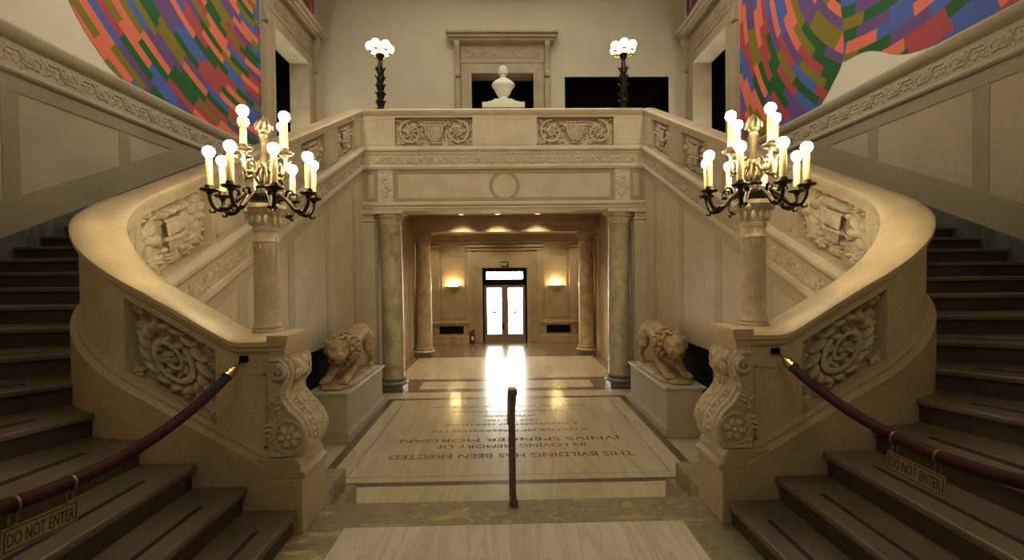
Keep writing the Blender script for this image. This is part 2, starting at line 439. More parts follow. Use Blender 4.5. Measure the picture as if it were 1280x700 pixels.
def orn_frieze(o, u0, u1, v0, v1, d, pitch=.26):
    """running scroll of leaves"""
    n = max(1, round((u1 - u0) / pitch)); p = (u1 - u0) / n; vm = (v0 + v1) / 2; h = v1 - v0
    for k in range(n):
        u = u0 + (k + .5) * p; sg = 1 if k % 2 else -1
        pts = [(u - .5 * p, vm - sg * .25 * h), (u - .2 * p, vm - sg * .32 * h), (u + .05 * p, vm), (u + .25 * p, vm + sg * .30 * h), (u + .5 * p, vm + sg * .25 * h)]
        o.tube(pts, .055 * h, d * .1, 5)
        o.leaf(u - .08 * p, vm - sg * .10 * h, sg * 1.9, .50 * h, .42 * h, d, 0, -sg * .9, 3)
        o.leaf(u + .08 * p, vm + sg * .10 * h, -sg * .9, .46 * h, .36 * h, d, 0, sg * .8, 3)
        o.bump(u + .30 * p, vm - sg * .20 * h, .14 * p, .16 * h, d, sg * .6); o.bump(u - .32 * p, vm + sg * .24 * h, .13 * p, .14 * h, d, -sg * .5)
        o.bump(u + .12 * p, vm - sg * .36 * h, .10 * p, .09 * h, d * .8)

# ------------------------------------------------------------------ stair path (left side; the right is its mirror)
HX, LY, RR = 3.31, 3.12, .93                   # straight centreline, leg centreline, bend radius
XE = -1.50                                     # newel end
CX, CY = -HX + RR, LY + RR
L1 = XE - CX; LA = RR * PI / 2; YF = 10.19
ST = L1 + LA + (YF - CY)
Z0, Z1, SF = 2.24, 6.35, .34
def P(s):
    if s < L1: return (XE - s, LY, 0., -1.)
    if s < L1 + LA:
        a = -PI / 2 - (s - L1) / RR
        return (CX + RR * math.cos(a), CY + RR * math.sin(a), math.cos(a), math.sin(a))
    return (-HX, CY + s - L1 - LA, -1., 0.)
def ZR(s):
    m = .61; t = s - SF
    if t < -.06: return Z0
    if t < .06: return Z0 + m * (t + .06) ** 2 / .24
    if s < 1.7: return Z0 + m * t
    za = Z0 + m * (1.7 - SF); return za + (Z1 - za) * (s - 1.7) / (ST - 1.7)
def ZB(s):
    return ZR(s) if s > .5 else ZR(.5) - .575 * (.5 - s)
def Q(s, n, v):
    x, y, nx, ny = P(s); return (x + nx * n, y + ny * n, ZR(s) + v)
def stations(s0, s1, ds=.12):
    k = {s0, s1}
    for a in (L1, L1 + LA): 
        if s0 < a < s1: k.add(a)
    for a in (SF - .06, SF - .03, SF, SF + .03, SF + .06):
        if s0 < a < s1: k.add(a)
    n = int(LA / .05)
    for i in range(n):
        a = L1 + LA * i / n
        if s0 < a < s1: k.add(a)
    return sorted(k)
def sweep(mb, prof, s0, s1, zfn=None):
    """prof: closed (n, v) outline; v <= -50 means an absolute height v + 100"""
    zf = zfn or ZR
    mb.loft([[(*Q(s, n, 0)[:2], zf(s) + v if v > -50 else v + 100) for n, v in prof] for s in stations(s0, s1)])
NS = .124                                       # parapet half thickness
PANELS_HALL = [(L1 + LA + y0 - CY, L1 + LA + y1 - CY) for y0, y1 in ((3.92, 4.90), (5.50, 6.47), (7.08, 8.06), (8.66, 9.63))]
PANEL_LEG = (.47, 1.05)

def balustrade(sx, side):
    t = thing('stair_balustrade', f'carved limestone balustrade curving up the {side} staircase', 'balustrade', (sx * -1.5, 3.1, .95))
    # handrail
    w = .172; h = .150
    prof = [(-h + .03, -.004), (-.06, .010), (.06, .012), (w - .03, -.002), (w, -.028), (w, -.055), (w - .022, -.068), (w - .022, -.09), (w - .045, -.115), (NS + .005, -.14),
            (-NS - .004, -.14), (-NS - .004, -.125), (-h + .014, -.115), (-h + .014, -.092), (-h + .004, -.082), (-h + .004, -.066), (-h, -.058), (-h, -.03)]
    mb = MB(); sweep(mb, prof, .02, ST + .02)
    for x1, hw, z0, z1 in ((-1.465, .186, 2.214, 2.2565), (-1.475, .178, 2.187, 2.214), (-1.495, .157, 2.152, 2.187), (-1.51, .142, 2.098, 2.152)): mb.box(-1.60, x1, LY - hw, LY + hw, z0, z1)
    mb.build('handrail', 'lime_pol', t, 40, sx)
    # parapet walls between the openings
    cuts = [0.] + [a for p in [PANEL_LEG] + PANELS_HALL for a in p] + [ST + .1]
    mb = MB()
    for i in range(0, len(cuts), 2):
        sweep(mb, [(-NS, -.84), (NS, -.84), (NS, -.13), (-NS, -.13)], cuts[i], cuts[i + 1])
    for a, b in [PANEL_LEG] + PANELS_HALL:      # rails of stone above and below each opening
        lo = -.66 if a < 1 else -.80
        sweep(mb, [(-NS, -.16), (NS, -.16), (NS, -.13), (-NS, -.13)], a, b)
        sweep(mb, [(-NS, -.84), (NS, -.84), (NS, lo), (-NS, lo)], a, b)
    # incised field strips on the plain piers
    for a, b in zip(cuts[2:-1:2], cuts[3::2]):
        if b - a < .3: continue
        for aa, bb in ((a + .07, a + .10), (b - .10, b - .07)):
            sweep(mb, [(-NS - .006, -.76), (-NS + .02, -.76), (-NS + .02, -.2), (-NS - .006, -.2)], aa, bb)
        for va, vb in ((-.76, -.73), (-.23, -.2)):
            sweep(mb, [(-NS - .006, va), (-NS + .02, va), (-NS + .02, vb), (-NS - .006, vb)], a + .07, b - .07)
    mb.build('parapet', 'lime', t, 30, sx)
    # hall side: coping, frieze ground, lower moulding
    prof = [(-NS + .02, -.82), (-NS - .015, -.835), (-NS - .055, -.89), (-NS - .055, -.93), (-NS - .03, -.955), (-NS - .012, -.985), (-NS - .012, -1.02), (-NS + .02, -1.02)]
    mb = MB(); sweep(mb, prof, .95, ST); mb.build('string_coping', 'lime', t, 30, sx)
    prof = [(-NS + .03, -1.02), (-NS + .002, -1.02), (-NS + .002, -1.25), (-NS - .015, -1.26), (-NS - .03, -1.30), (-NS - .03, -1.33), (-NS - .01, -1.36), (-NS + .03, -1.37)]
    mb = MB(); sweep(mb, prof, .95, ST); mb.build('string_frieze', 'lime', t, 30, sx)
    o = Orn(lambda u, v, w_: Q(u, -NS - w_, v)); orn_frieze(o, 2.0, ST - .08, -1.24, -1.04, .020, .24)
    o.mb.build('frieze_carving', 'lime_carve', t, 60, sx)
    # stair side: base string
    prof = [(NS - .02, -.66), (NS + .004, -.662), (NS + .022, -.685), (NS + .022, -.705), (NS + .055, -.735), (NS + .055, -1.32), (NS - .02, -1.32)]
    mb = MB(); sweep(mb, prof, .06, ST, ZB); mb.build('base_string', 'lime_tan', t, 30, sx)
    # carved panels: leg panel worked on both faces, hall panels on the hall face
    def panel(a, b, lo, hi, kind, seed):
        w_ = b - a; h_ = hi - lo; um = (a + b) / 2; vm = (hi + lo) / 2
        k = MB(); rnd = random.Random(seed); nu, nv = 14, 10; nb, nf = (-.015, .015) if kind == 'scroll' else (0., .05)
        hole = {(4, 7), (5, 7), (8, 2), (9, 2), (8, 3), (10, 5), (10, 6), (4, 3), (5, 5)} if kind == 'scroll' else set()
        for i in range(nu):
            for j in range(nv):
                if (i, j) in hole: continue
                u0, u1 = a + w_ * i / nu, a + w_ * (i + 1) / nu; v0, v1 = lo + h_ * j / nv, lo + h_ * (j + 1) / nv
                k.add([Q(u0, nb, v0), Q(u1, nb, v0), Q(u1, nb, v1), Q(u0, nb, v1), Q(u0, nf, v0), Q(u1, nf, v0), Q(u1, nf, v1), Q(u0, nf, v1)],
                      [(0, 1, 2, 3), (7, 6, 5, 4), (0, 4, 5, 1), (2, 6, 7, 3), (1, 5, 6, 2), (0, 3, 7, 4)])
        if kind == 'scroll':
            o1 = Orn(lambda u, v, ww: Q(um + u, .015 + ww, vm + v)); orn_scroll(o1, w_, h_, .088, 1); k.add(o1.mb.v, o1.mb.f)
            o2 = Orn(lambda u, v, ww: Q(um + u, -.015 - ww, vm + v)); orn_scroll(o2, w_, h_, .088, 1); k.add(o2.mb.v, o2.mb.f)
        else:
            o2 = Orn(lambda u, v, ww: Q(um + u, -ww, vm + v)); orn_basket(o2, w_, h_, .084, seed); k.add(o2.mb.v, o2.mb.f)
        k.build('carved_panel', 'lime_carve', t, 60, sx)
    panel(*PANEL_LEG, -.66, -.16, 'scroll', 3)
    for i, (a, b) in enumerate(PANELS_HALL): panel(a, b, -.80, -.16, 'basket', 20 + i)
    # newel: framed field, plinth, scroll console
    yf = LY - NS
    mb = MB()
    for x0, x1, z0, z1 in ((-1.95, -1.64, 1.99, 2.005), (-1.95, -1.64, 1.5, 1.515), (-1.95, -1.935, 1.5, 2.0), (-1.655, -1.64, 1.5, 2.0)):
        mb.box(x0, x1, yf - .006, yf + .01, z0, z1)
    mb.build('newel_field_moulding', 'lime', t, None, sx)
    mb = MB(); y0, y1 = 3.0 - .06, 3.26 + .06
    mb.box(-1.72, -1.39, y0, y1, .95, 1.31)
    mb.prism([(-1.73, 1.31), (-1.37, 1.31), (-1.37, 1.345), (-1.40, 1.365), (-1.40, 1.40), (-1.43, 1.445), (-1.73, 1.445)], y0 + .005, y1 - .005, 'y')
    mb.build('newel_plinth', 'lime_tan', t, 30, sx, .006)
    # console outline in x-z
    prof = [(-1.62, 2.11), (-1.50, 2.11), (-1.475, 2.07), (-1.462, 2.01), (-1.475, 1.95), (-1.51, 1.90), (-1.51, 1.85), (-1.465, 1.78), (-1.40, 1.71), (-1.358, 1.64), (-1.348, 1.56), (-1.365, 1.49), (-1.41, 1.44), (-1.62, 1.435)]
    mb = MB(); mb.prism(prof, yf - .03, LY + NS + .03, 'y'); mb.build('scroll_console', 'lime', t, 50, sx, .012)
    k = MB()
    for yy, sg in ((yf - .03, -1), (LY + NS + .03, 1)):
        o = Orn(lambda u, v, ww, yy=yy, sg=sg: (u, yy + sg * ww, v))
        o.tube([(-1.60, 2.095, 0), (-1.53, 2.09, 0), (-1.495, 2.05, 0), (-1.482, 2.0, 0), (-1.50, 1.94, 0), (-1.53, 1.90, 0), (-1.53, 1.84, 0), (-1.48, 1.76, 0), (-1.405, 1.69, 0), (-1.37, 1.62, 0), (-1.37, 1.55, 0), (-1.405, 1.49, 0), (-1.47, 1.47, 0), (-1.6, 1.465, 0)], .014, .004)
        o.spiral(-1.54, 2.01, .05, 1.5, PI / 2, -1, .018, .006, 0, .03); o.bump(-1.54, 2.01, .02, .022, .03)
        o.rosette(-1.48, 1.585, .085, .035, 6, .2); o.spiral(-1.48, 1.585, .108, .95, PI * .6, -1, .013, 0, 0, .02, .9)
        o.leaf(-1.585, 1.72, PI / 2 - .1, .16, .07, .02, 0, -.3, 4); o.leaf(-1.56, 1.70, -PI / 2 - .6, .14, .07, .02, 0, .3, 4)
        o.rosette(-1.575, 1.83, .04, .02, 5); o.fill(-1.61, -1.54, 1.48, 1.9, 22, .018, .014, 4)
        k.add(o.mb.v, o.mb.f)
    ctr = [Vector(p) for p in ((-1.50, 2.11), (-1.475, 2.07), (-1.462, 2.01), (-1.475, 1.95), (-1.51, 1.90), (-1.51, 1.85), (-1.465, 1.78), (-1.40, 1.71), (-1.358, 1.64), (-1.348, 1.56), (-1.365, 1.49))]
    cum = [0.]
    for p, q in zip(ctr, ctr[1:]): cum.append(cum[-1] + (q - p).length)
    def face(u, v, w):                          # u across the end, v down the curve
        v = min(max(v, 0), cum[-1] - 1e-4); i = max(k_ for k_ in range(len(cum)) if cum[k_] <= v)
        d = (ctr[i + 1] - ctr[i]).normalized(); p = ctr[i] + d * (v - cum[i])
        return (p.x - d.y * w, LY + u, p.y + d.x * w)
    o = Orn(face)
    for sg in (-1, 1):                          # a lion-like mask of leafage at the head, husks below
        o.bump(sg * .055, .06, .05, .05, .03); o.bump(sg * .05, .13, .045, .045, .026); o.leaf(sg * .06, .17, PI / 2, .13, .09, .022, 0, sg * .3, 4)
        o.bump(sg * .11, .05, .025, .05, .035); o.spiral(sg * .09, .14, .035, 1.2, 0, sg, .012, 0, 0, .03)
    o.bump(0, .11, .035, .06, .036); o.leaf(0, .17, PI / 2, .12, .08, .024, 0, 0, 4)
    for v0 in (.27, .36, .45, .53):
        o.leaf(0, v0, PI / 2, .11, .09, .03, 0, 0, 4)
        for sg in (-1, 1): o.leaf(sg * .03, v0 + .01, PI / 2 - sg * .7, .10, .07, .028, 0, sg * .4, 3); o.bump(sg * .10, v0 + .03, .02, .03, .018)
    for q in (-.135, .135): o.tube([(q, .03 + .58 * i / 14, .004) for i in range(15)], .012, 0, 6)
    k.add(o.mb.v, o.mb.f)
    k.build('console_carving', 'lime_carve', t, 60, sx)
    # plate for the rope
    return t

def under_wall(sx, n):
    mb = MB(); sweep(mb, [(-NS + .03, -100.), (-NS + .005, -100.), (-NS + .005, -1.36), (-NS + .03, -1.36)], .0, ST + .03)
    o = struct(mb.build(n, 'understair', None, 30, sx))
    mb = MB()
    for y0, y1 in ((4.3, 4.5), (5.35, 5.55), (6.6, 6.8), (8.0, 8.2), (9.4, 9.6)):
        s0 = L1 + LA + y0 - CY; s1 = s0 + y1 - y0
        sweep(mb, [(-NS + .02, -99.75), (-NS - .001, -99.75), (-NS - .001, -1.48), (-NS + .02, -1.48)], s0, s1)
    sweep(mb, [(-NS + .02, -1.52), (-NS - .003, -1.52), (-NS - .003, -1.36), (-NS + .02, -1.36)], L1 + LA, ST)
    b = mb.build('wall_strip', 'understrip', o, None, sx)
    return o

def staircase(sx, side):
    t = thing('staircase', f'dark marble stairs winding up behind the {side} balustrade', 'stairs', (sx * -2.4, 1.7, .95))
    N = 27; TR = .324; WI = NS + .02
    def npt(k):
        """inner and outer end of nosing k (outer side of the stair well)"""
        s = -.044 + TR * (k - 1); x, y, nx, ny = P(max(s, 0)); 
        if s < 0: x = XE - s
        if s <= L1: return (x, y - WI), (x, .42)
        if s <= L1 + LA: return (x + nx * WI, y + ny * WI), (CX + nx * (CY - .42), CY + ny * (CY - .42))
        return (x - WI, y), (-5.995, y)
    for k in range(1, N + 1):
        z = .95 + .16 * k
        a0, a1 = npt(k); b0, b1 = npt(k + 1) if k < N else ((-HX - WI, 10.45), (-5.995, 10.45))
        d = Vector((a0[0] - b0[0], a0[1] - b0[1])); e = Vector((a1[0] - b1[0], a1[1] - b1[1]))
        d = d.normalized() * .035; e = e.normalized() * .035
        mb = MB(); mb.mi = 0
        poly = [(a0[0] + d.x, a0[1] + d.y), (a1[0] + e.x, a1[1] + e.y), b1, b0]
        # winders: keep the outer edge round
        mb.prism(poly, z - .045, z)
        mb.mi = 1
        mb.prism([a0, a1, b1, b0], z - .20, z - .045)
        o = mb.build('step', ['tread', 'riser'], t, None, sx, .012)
        # grip strip just behind the nosing
        if k <= 8:
            u0 = Vector(a0).lerp(Vector(b0), .27); u1 = Vector(a1).lerp(Vector(b1), .27)
            v0 = Vector(a0).lerp(Vector(b0), .36); v1 = Vector(a1).lerp(Vector(b1), .36)
            g = MB(); g.prism([u0.lerp(u1, .11), u0.lerp(u1, .88), v0.lerp(v1, .88), v0.lerp(v1, .11)], z, z + .002)
            g.build('grip_strip', 'grip', o, None, sx)
    # ledge infill at wall end of the first steps is the string of the outer wall
    return t

# ------------------------------------------------------------------ shell
def shell():
    mb = MB(); mb.box(-6.2, 6.2, -2.9, 17.2, -.3, -.02); struct(mb.build('floor_light_block', 'void'))  # unseen slab added to stop light leaking up from below
    # hall floor with inlaid bands
    def grid(xc, yc, z, fn, mb, idx):
        for i in range(len(xc) - 1):
            for j in range(len(yc) - 1):
                mt = fn((xc[i] + xc[i + 1]) / 2, (yc[j] + yc[j + 1]) / 2)
                mb.mi = idx[mt]
                mb.add([(xc[i], yc[j], z), (xc[i + 1], yc[j], z), (xc[i + 1], yc[j + 1], z), (xc[i], yc[j + 1], z)], [(0, 1, 2, 3)])
    idx = {'floor': 0, 'floor2': 1, 'band': 2, 'brown': 3}
    def hall(x, y):
        ax = abs(x)
        if y < 9.97:
            if 5.57 < y < 9.5 and 2.37 < ax < 2.5: return 'band'
            if ax < 2.5 and (5.57 < y < 5.68 or 9.37 < y < 9.5): return 'band'
            if 2.112 < ax < 2.126 and 5.82 < y < 9.23: return 'band'
            if ax < 2.126 and (5.82 < y < 5.834 or 9.216 < y < 9.23): return 'band'
            return 'floor2' if ax > 2.5 else 'floor'
        if y < 11.2:
            if 10.25 < y < 10.92 and ax < 2.02: return 'floor'
            if y > 10.12 and y < 11.05: return 'brown'
            return 'band'
        if y < 14.05:
            return 'floor' if ax < 2.72 else 'brown'
        return 'brown' if y > 14.12 else 'band'
    xs = sorted([-2.5, -2.37, -2.126, -2.112, -2.02, -2.72, -3.4, -4.6] + [2.5, 2.37, 2.126, 2.112, 2.02, 2.72, 3.4, 4.6])
    ys = [3.2, 5.57, 5.68, 5.82, 5.834, 9.216, 9.23, 9.37, 9.5, 9.97, 10.12, 10.25, 10.92, 11.05, 11.2, 14.05, 14.12, 17.1]
    mb = MB(); grid(xs, ys, 0, hall, mb, idx)
    fl = struct(mb.build('floor', ['floor', 'floor2', 'band', 'brown'], None, None, 1, 0, False))
    lines = [("THIS BVILDING HAS BEEN ERECTED", 6.45, 3.55, .155), ("IN LOVING MEMORY OF", 6.81, 2.28, .135), ("JVNIVS SPENCER MORGAN", 7.09, 3.50, .18),
             ("A NATIVE OF MASSACHVSETTS", 7.48, 2.62, .10), ("A MERCHANT OF HARTFORD", 7.79, 2.38, .10), ("1836 TO 1851", 8.0, .95, .085),
             ("AFTERWARDS", 8.25, .95, .09), ("A MERCHANT OF LONDON", 8.52, 2.14, .09), ("BORN APRIL 14 1813   DIED APRIL 8 1890", 8.84, 3.0, .09)]
    for tx, y, w, h in lines:
        text_mesh(tx, 'inscription', 'inscr', Matrix.Translation((.04, y, .0025)) @ Matrix.Rotation(PI, 4, 'Z'), .2, w, 0, fl, h)
    # entrance landing
    mb = MB(); idx = {'floor': 0, 'green': 1, 'band': 2}
    def land(x, y):
        if abs(x) < 1.145 and y < 3.0: return 'floor'
        if abs(x) < 1.15 and y < 3.006: return 'band'
        return 'green'
    grid([-2.38, -1.15, -1.145, 1.145, 1.15, 2.38], [-2.6, 3.0, 3.006, 3.32], .95, land, mb, idx)
    mb.mi = 1; mb.box(-1.5, 1.5, 3.2, 3.32, .79, .945)
    lf = struct(mb.build('floor_landing', ['floor3', 'green', 'band'], None, None, 1, 0, False))
    mb = MB()
    for k in range(5):
        mb.box(-1.5, 1.5, 3.2, 3.32 + .27 * (k + 1), .95 - .158 * (k + 2) - .02, .95 - .158 * (k + 1))
    struct(mb.build('floor_steps', 'floor2', None, None, 1, .01))
    for sx, nm in ((1, 'left'), (-1, 'right')):
        t = thing('stair_flank_block', f'green marble block flanking the short steps beside the {nm} newel', 'marble block', (sx * -1.8, 3.6, 0), None, 'structure')
        mb = MB(); mb.box(-2.4, -1.455, 3.33, 3.93, .0, .95); mb.build('block', 'green', t, None, sx, .008)
        mb = MB(); mb.prism([(3.33, 0), (4.0, 0), (4.0, .74), (3.95, .79), (3.33, .79)], -2.4, -1.39, 'x'); mb.build('plinth_course', 'green', t, None, sx, .004)
    # outer walls: straight along x=-6, bending round to the entrance alcove
    for sx, nm in ((1, 'left'), (-1, 'right')):
        pl = [(-6, 14.72), (-6, CY)]
        for i in range(1, 13):
            a = PI + PI / 2 * i / 12; pl.append((CX + (CX + 6) * -1 * -1 * math.cos(a) if False else CX + 3.62 * math.cos(a), CY + 3.63 * math.sin(a)))
        pl += [(-2.38, -2.6)]
        mb = MB()
        mb.mi = 0
        for (xa, ya), (xb, yb) in zip(pl[:-1], pl[1:]):
            mb.mi = 0; mb.add([(xa, ya, .9), (xb, yb, .9), (xb, yb, 5.14), (xa, ya, 5.14)], [(0, 1, 2, 3)])
            if ya > 11.8:                       # leave the door opening in the upper wall
                mb.mi = 1
                for y0, y1, z0, z1 in ((14.72, 13.9, 5.14, 12.), (13.9, 11.85, 9.18, 12.), (11.85, yb, 5.14, 12.)):
                    mb.add([(-6, y0, z0), (-6, y1, z0), (-6, y1, z1), (-6, y0, z1)], [(0, 1, 2, 3)])
            else:
                mb.mi = 1; mb.add([(xa, ya, 5.14), (xb, yb, 5.14), (xb, yb, 12), (xa, ya, 12)], [(0, 1, 2, 3)])
        w = struct(mb.build('wall_' + nm, ['wallstone', 'white'], None, None, sx, 0, False))
        # carved band
        def along(prof, name, mat, p=pl[:-1]):
            # sweep an outline (inward offset, z) along the wall line
            rings = []
            for i, (x, y) in enumerate(p):
                if y > CY - 1e-6: nx, ny = 1, 0
                else:
                    d = Vector((CX - x, CY - y)).normalized(); nx, ny = d
                rings.append([(x + nx * a, y + ny * a, z) for a, z in prof])
            q = MB(); q.loft(rings); return q.build(name, mat, w, 30, sx)
        pb = [(-6, 11.4)] + pl[1:-1]
        along([(0, 5.13), (.03, 5.13), (.05, 5.16), (.05, 5.19), (.02, 5.22), (.02, 5.52), (.05, 5.55), (.09, 5.62), (.09, 5.68), (.06, 5.72), (0, 5.72)], 'carved_band', 'wallstone', pb)
        o = Orn(lambda u, v, ww: (-5.98 + ww, u, v)); orn_frieze(o, 4.1, 11.3, 5.24, 5.50, .012, .25)
        o.mb.build('band_carving', 'wallstone', w, 60, sx)
        # strips of browner stone
        mb = MB()
        for y in (4.2, 5.47, 7.12, 8.8, 10.2): mb.box(-6, -5.992, y, y + .2, 2., 5.13)
        mb.box(-6, -5.989, CY, 11.4, 4.93, 5.125)
        m_ = .16 / .324
        def zs(y): return .95 + .16 + m_ * (L1 + LA + y - CY + .044)
        mb.prism([(CY, zs(CY) + .1), (10.1, zs(10.1) + .1), (10.1, zs(10.1) + .58), (CY, zs(CY) + .58)], -6, -5.986, 'x')
        mb.build('wall_strip', 'wallstrip', w, None, sx)
        # skirting climbing with the stairs
        mb = MB()
        mb.prism([(CY, zs(CY) - .4), (10.2, zs(10.2) - .4), (10.2, zs(10.2) + .16), (CY, zs(CY) + .16)], -6., -5.955, 'x')
        mb.prism([(10.2, zs(10.2) - .4), (14.7, zs(10.2) - .4), (14.7, zs(10.2) + .16), (10.2, zs(10.2) + .16)], -6., -5.955, 'x')
        rings = []
        for i in range(15):
            a = PI + PI / 2 * i / 14; s = L1 + LA - RR * (PI / 2) * i / 14; z = 1.11 + m_ * (s + .044)
            rings.append([(CX + r * math.cos(a), CY + r * math.sin(a), zz) for r, zz in ((3.63, z - .4), (3.57, z - .4), (3.57, z + .16), (3.63, z + .16))])
        mb.loft(rings)
        mb.build('baseboard_' + nm, 'greenskirt', w, 30, sx)
    # alcove back wall, ceiling with an unseen laylight added to bring in daylight
    mb = MB(); mb.box(-2.6, 2.6, -2.8, -2.6, .9, 12); struct(mb.build('wall_entrance', 'wallstone'))
    mb = MB()
    lx, ly0, ly1 = 3.2, 6.5, 13.2
    mb.box(-6.1, 6.1, -2.8, ly0, 12, 12.2); mb.box(-6.1, 6.1, ly1, 14.9, 12, 12.2)
    mb.box(-6.1, -lx, ly0, ly1, 12, 12.2); mb.box(lx, 6.1, ly0, ly1, 12, 12.2)
    struct(mb.build('ceiling', 'white'))
    mb = MB()
    for k in range(1, 5): x = -lx + 2 * lx * k / 5; mb.box(x - .04, x + .04, ly0, ly1, 12.02, 12.12)
    for k in range(1, 6): y = ly0 + (ly1 - ly0) * k / 6; mb.box(-lx, lx, y - .04, y + .04, 12.02, 12.12)
    o = struct(mb.build('added_laylight', 'doormetal'))  # glazing bars of the laylight, added as an unseen daylight source
    mb = MB(); mb.add([(-lx, ly0, 12.1), (lx, ly0, 12.1), (lx, ly1, 12.1), (-lx, ly1, 12.1)], [(0, 1, 2, 3)]); mb.build('added_laylight_pane', 'dim_pane', o)
    for name, loc, rot, sx_, sy_ in (('added_laylight_portal', (0, (ly0 + ly1) / 2, 12.19), (0, 0, 0), 2 * lx, ly1 - ly0), ('door_portal', (0, 17.3, 1.4), (PI / 2, 0, PI), 1.7, 2.8)):
        l = bpy.data.lights.new(name, 'AREA'); l.shape = 'RECTANGLE'; l.size = sx_; l.size_y = sy_; l.cycles.is_portal = True
        q = bpy.data.objects.new(name, l); COL.objects.link(q); q.location = loc; q.rotation_euler = rot
    # upper back wall with door and black opening
    mb = MB(); Y = 14.7; zo = 5.27
    xs = [-6.1, -1.0, 1.0, 2.03, 5.45, 6.1]
    for i in range(5):
        a, b = xs[i], xs[i + 1]
        z = 9.18 if i == 1 else (9.02 if i == 3 else zo - .1)
        mb.box(a, b, Y, Y + .25, z, 12)
    struct(mb.build('wall_back', 'plaster'))
    for nm, x0, x1, z in (('door_2', -1.0, 1.0, 9.18), ('window_2', 2.03, 5.45, 9.02)):
        mb = MB(); yb_ = Y + (.7 if nm == 'door_2' else .26); mb.box(x0 - .15, x1 + .15, yb_, yb_ + .05, zo - .2, z + .2)
        y0_ = Y + (.24 if nm == 'door_2' else .012)
        mb.box(x0 - (.15 if nm == 'door_2' else 0), x0 + .012, y0_, yb_, zo, z); mb.box(x1 - .012, x1 + (.15 if nm == 'door_2' else 0), y0_, yb_, zo, z); mb.box(x0 - .15, x1 + .15, max(y0_, Y + .251), yb_, z - .01, z + .2)
        if nm != 'door_2': mb.box(x0 + .013, x1 - .013, y0_, yb_, z - .012, z)
        struct(mb.build(nm, 'void'))
    for sx, nm in ((1, 'door_3'), (-1, 'door_4')):
        mb = MB(); mb.box(-7, -6.95, 11.7, 14.05, zo, 9.4); mb.box(-7, -6, 11.7, 11.8, zo, 9.4); mb.box(-7, -6, 13.95, 14.05, zo, 9.4); mb.box(-7, -6, 11.7, 14.05, 9.3, 9.4)
        struct(mb.build(nm, 'void', None, None, sx))
    # gallery floor and the ceiling under it
    mb = MB(); mb.box(-3.19, 3.19, 10.83, 14.9, 4.45, 5.27)
    for sx in (1, -1): mb.box(min(sx * 3.19, sx * 6), max(sx * 3.19, sx * 6), 10.45, 14.9, 5.0, 5.27)
    struct(mb.build('floor_gallery', 'rose'))
    # passage walls, piers and lintels
    for sx, nm in ((1, 'left'), (-1, 'right')):
        mb = MB(); mb.box(-3.2, -2.99, 10.6, 14.2, 0, 4.5)
        w = struct(mb.build('wall_passage_' + nm, 'rose', None, None, sx))
        for i, (y0, y1, mt) in enumerate(((10.12, 10.66, 'lime'), (14.12, 14.68, 'lime'))):
            t = thing('wall_pier', f'limestone pier behind the {"near" if i == 0 else "far"} {nm} column', 'pier', (sx * -3.06, y0, 0), None, 'structure')
            mb = MB(); mb.box(-3.2, -2.93, y0, y1, .22, 3.82 - .08 * i); mb.build('shaft', mt, t, None, sx, .012)
            mb = MB(); mb.box(-3.2, -2.89, y0 - .04, y1 + .04, 0, .14); mb.box(-3.2, -2.91, y0 - .02, y1 + .02, .14, .22); mb.build('base', 'lime_tan', t, None, sx, .01)
            mb = MB(); zt = 3.82 - .08 * i
            mb.box(-3.2, -2.91, y0 - .02, y1 + .02, zt, zt + .05); mb.box(-3.2, -2.94, y0, y1, zt + .05, zt + .16); mb.box(-3.2, -2.87, y0 - .05, y1 + .05, zt + .16, zt + .26)
            mb.build('capital', mt, t, None, sx, .01)
            mb = MB(); mb.box(-2.93, -2.90, y0 + .1, y1 - .1, .3, 3.7); mb.build('rose_strip', 'rose', t, None, sx)
        mb = MB(); mb.box(-3.5, -3.185, 10.17, 10.66, 0, 5.2); mb.build('wall_return', 'wallstone', w, None, sx)
        # walls of the far hall
        mb = MB(); mb.box(-4.7, -4.6, 14.6, 17.1, 0, 4.5); mb.box(-4.6, -3.2, 14.55, 14.7, 0, 4.5); struct(mb.build('wall_vestibule_' + nm, 'lime_tan', None, None, sx))
    mb = MB(); mb.box(-3.2, 3.2, 14.16, 14.66, 3.93, 4.46); mb.box(-3.2, 3.2, 14.12, 14.16, 3.93, 4.0); mb.box(-3.2, 3.2, 14.13, 14.16, 4.22, 4.25); struct(mb.build('trim_1', 'rose', None, None, 1, .006))
    mb = MB(); mb.box(-4.7, 4.7, 14.66, 17.2, 4.45, 4.55); struct(mb.build('ceiling_vestibule', 'rose'))
    # far wall with the entrance door
    mb = MB(); Y = 17.
    mb.box(-4.7, -.84, Y, Y + .2, 0, 4.5); mb.box(.84, 4.7, Y, Y + .2, 0, 4.5); mb.box(-.84, .84, Y, Y + .2, 2.82, 4.5)
    w = struct(mb.build('wall_far', 'lime_tan'))
    mb = MB()
    for sx in (1, -1):
        for x0, x1 in ((1.24, 1.42), (2.45, 2.74)):
            a, b = sorted((sx * x0, sx * x1))
            mb.box(a, b, Y - .06, Y, .2, 3.5); mb.box(a - .03, b + .03, Y - .09, Y, 3.5, 3.55); mb.box(a - .02, b + .02, Y - .08, Y, 3.58, 3.64); mb.box(a - .05, b + .05, Y - .12, Y, 3.64, 3.7)
            mb.box(a - .02, b + .02, Y - .08, Y, 0, .2)
        a, b = sorted((sx * 1.5, sx * 2.37))
        for q0, q1, z0, z1 in ((a, b, 3.25, 3.28), (a, b, .95, .98), (a, a + .03, .95, 3.28), (b - .03, b, .95, 3.28)): mb.box(q0, q1, Y - .02, Y, z0, z1)
    mb.box(-1.42, 1.42, Y - .10, Y, 3.50, 3.56); mb.box(-1.47, 1.47, Y - .14, Y, 3.62, 3.70)
